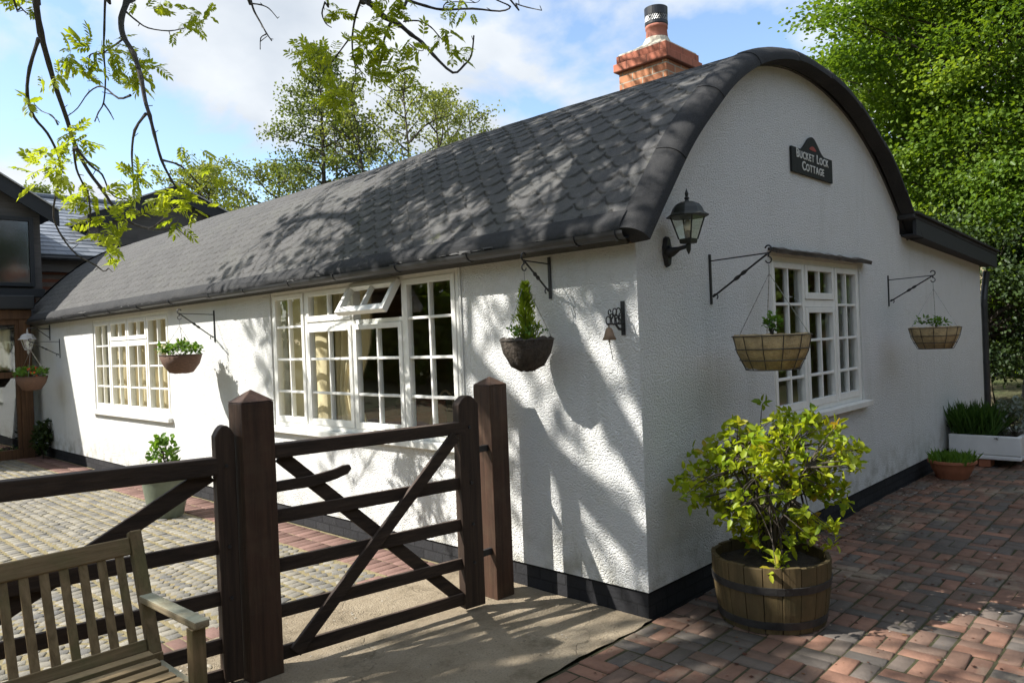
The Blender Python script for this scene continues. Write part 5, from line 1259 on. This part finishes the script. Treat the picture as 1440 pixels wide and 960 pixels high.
    # leaf bunches of the hanging twigs (photo pixel, distance, leaves)
    J = [(95, 75, 5.6, 8), (70, 98, 5.6, 6), (110, 95, 5.7, 5), (45, 130, 5.6, 5), (125, 78, 5.8, 6), (140, 85, 5.9, 8), (160, 75, 5.9, 8), (185, 85, 6.1, 10), (205, 90, 6.2, 8), (195, 110, 6.2, 8), (178, 118, 6.1, 7), (165, 60, 6.0, 5),
         (270, 25, 6.3, 8), (288, 30, 6.3, 7), (262, 40, 6.3, 4), (205, 12, 6.2, 5), (222, 8, 6.2, 4), (245, 50, 6.2, 3), (112, 185, 5.6, 7), (98, 185, 5.6, 4), (75, 215, 5.5, 9), (65, 232, 5.5, 10), (85, 240, 5.5, 8), (95, 228, 5.6, 8), (110, 255, 5.6, 6), (60, 250, 5.5, 6), (125, 285, 5.5, 7), (135, 280, 5.5, 5),
         (190, 245, 6.0, 9), (200, 240, 6.0, 8), (178, 255, 6.0, 5), (150, 310, 5.6, 9), (165, 305, 5.6, 7), (185, 300, 5.7, 6), (158, 338, 5.6, 12), (165, 330, 5.6, 6), (225, 270, 5.8, 6), (250, 280, 5.8, 10), (268, 285, 5.8, 9), (240, 290, 5.7, 6), (258, 310, 5.7, 5), (320, 290, 6.0, 5), (262, 205, 6.1, 5), (295, 240, 6.0, 6), (310, 250, 6.0, 7), (152, 378, 5.6, 3), (30, 4, 5.6, 5), (42, 10, 5.6, 4)]
    J += [(300 + x / 2.88, y / 2.88, d, k) for x, y, d, k in [(480, 40, 6.5, 8), (500, 55, 6.5, 5), (390, 220, 6.4, 10), (420, 195, 6.4, 9), (370, 240, 6.4, 6), (440, 230, 6.4, 6), (470, 195, 6.3, 6), (600, 160, 6.4, 10), (630, 190, 6.4, 9), (650, 160, 6.4, 8), (610, 215, 6.4, 8), (690, 200, 6.4, 9), (720, 200, 6.4, 7), (660, 235, 6.4, 6), (700, 60, 6.5, 9), (720, 35, 6.5, 7), (670, 95, 6.5, 7), (740, 75, 6.5, 5), (720, 5, 6.5, 4), (940, 105, 6.6, 7), (920, 115, 6.6, 4), (980, 30, 6.6, 8), (1010, 40, 6.6, 5), (970, 210, 6.5, 7), (1000, 220, 6.5, 4), (750, 285, 6.4, 9), (790, 275, 6.4, 9), (775, 300, 6.4, 6), (640, 300, 6.3, 10), (640, 325, 6.3, 7), (500, 390, 6.3, 12), (480, 405, 6.3, 8), (525, 375, 6.3, 8), (545, 325, 6.3, 5), (800, 170, 6.5, 5)]]
    cs = [at(px, py, d + RNG.normal(0, .1)) for px, py, d, k in J]; rep = np.concatenate([np.repeat([c], max(2, int(k * .95)), 0) for c, (_, _, _, k) in zip(cs, J)])
    P, D, N, L, tn = leafbunch(rep, 1, .140, .04); V, F, t = pinnate(P, D, N, L, tn)
    link('hanging_leaves', mesh_np('hl', V, F, t), M['ash_leaf'], r)
    # crown: clusters set along the sun's path above the roof, the corner wall and the foreground
    C = []
    def shade(fx, n, t0, t1):
        for _ in range(n):
            q = fx()
            if q is None: continue
            t = RNG.uniform(t0, t1); c = Vector(q) + SUN * t + Vector(RNG.normal(0, .12, 3)); w = ROT @ np.array(c - CAM)
            if w[2] > .2 and abs(w[0] / w[2]) < .80 and w[1] / w[2] > -.60: continue
            C.append(c)
    def on_roof():
        s = RNG.uniform(0, .56) * SLEN; y = abs(RNG.normal(0, 1)) * 2.5 if RNG.random() < .75 else RNG.uniform(0, 5.6)
        if y > 6.3 or (s > .40 * SLEN and y < 2.6): return None
        x, z = arc(s, .1); return (float(x), y, float(z))
    shade(on_roof, 112, 3.6, 7.0)
    shade(lambda: (0, RNG.uniform(0, 1.5), RNG.uniform(.5, 1.9)), 4, 6.5, 9)
    shade(lambda: (0, RNG.uniform(1.6, 4.5), RNG.uniform(.3, 2.0)), 4, 6.5, 9)
    shade(lambda: (RNG.uniform(-3.5, -.5), RNG.uniform(-2.6, -.45), 0), 34, 8.5, 11)
    shade(lambda: (RNG.uniform(-.5, 2.2), RNG.uniform(-2.9, -1.75), 0), 22, 8.5, 11)
    shade(lambda: (RNG.uniform(-3.4, -1.7), RNG.uniform(.1, 1.4), RNG.uniform(0, 1)), 16, 8.5, 11)
    cb = MB()
    for c in C:
        near = min(nodes, key=lambda q: (q - c).length); limb(cb, near, c, .022, .005, 6, .10, .08, 5)
        for _ in range(4): limb(cb, c.lerp(near, RNG.uniform(.05, .4)), c + Vector(RNG.normal(0, .38, 3)), .009, .003, 5, .16, 0, 4)
    for _ in range(110):
        sA = RNG.uniform(.02, .6) * SLEN; x, z = arc(sA, .1); yA = abs(RNG.normal(0, 2.6)); c = Vector((float(x), yA, float(z))) + SUN * RNG.uniform(2.6, 5.5)
        if yA > 6.4: continue
        for q in range(3):
            d = Vector(rdir(1)[0]); L_ = RNG.uniform(.5, 1.3); a = RNG.uniform(0, 6.28); pts = []
            for k in range(9):
                t = k / 8; pts.append(c + d * L_ * (t - .3) + Vector((.16 * math.sin(t * 5 + a), .16 * math.cos(t * 4 + a), .12 * math.sin(t * 7 + a))))
            bad = False
            for p_ in pts:
                w = ROT @ np.array(p_ - CAM)
                if w[2] > .2 and abs(w[0] / w[2]) < .75 and w[1] / w[2] > -.50: bad = True
            if not bad: cb.tube(pts, [.010 - .007 * k / 8 for k in range(9)], 5)
        near = min(nodes, key=lambda q_: (q_ - c).length); w = ROT @ np.array(c - CAM)
        if not (w[2] > .2 and abs(w[0] / w[2]) < .80 and w[1] / w[2] > -.55): limb(cb, near, c, .018, .008, 7, .10, .08, 5)
    lb.build('limb', M['ash_bark'], r); cb.build('branch', M['ash_bark'], r)
    P, D, N, L, tn = leafbunch(np.array([tuple(c) for c in C]), 20, .20, .17); V, F, t = pinnate(P, D, N, L, tn)
    link('crown', mesh_np('crown', V, F, t), M['ash_leaf'], r)
ash()
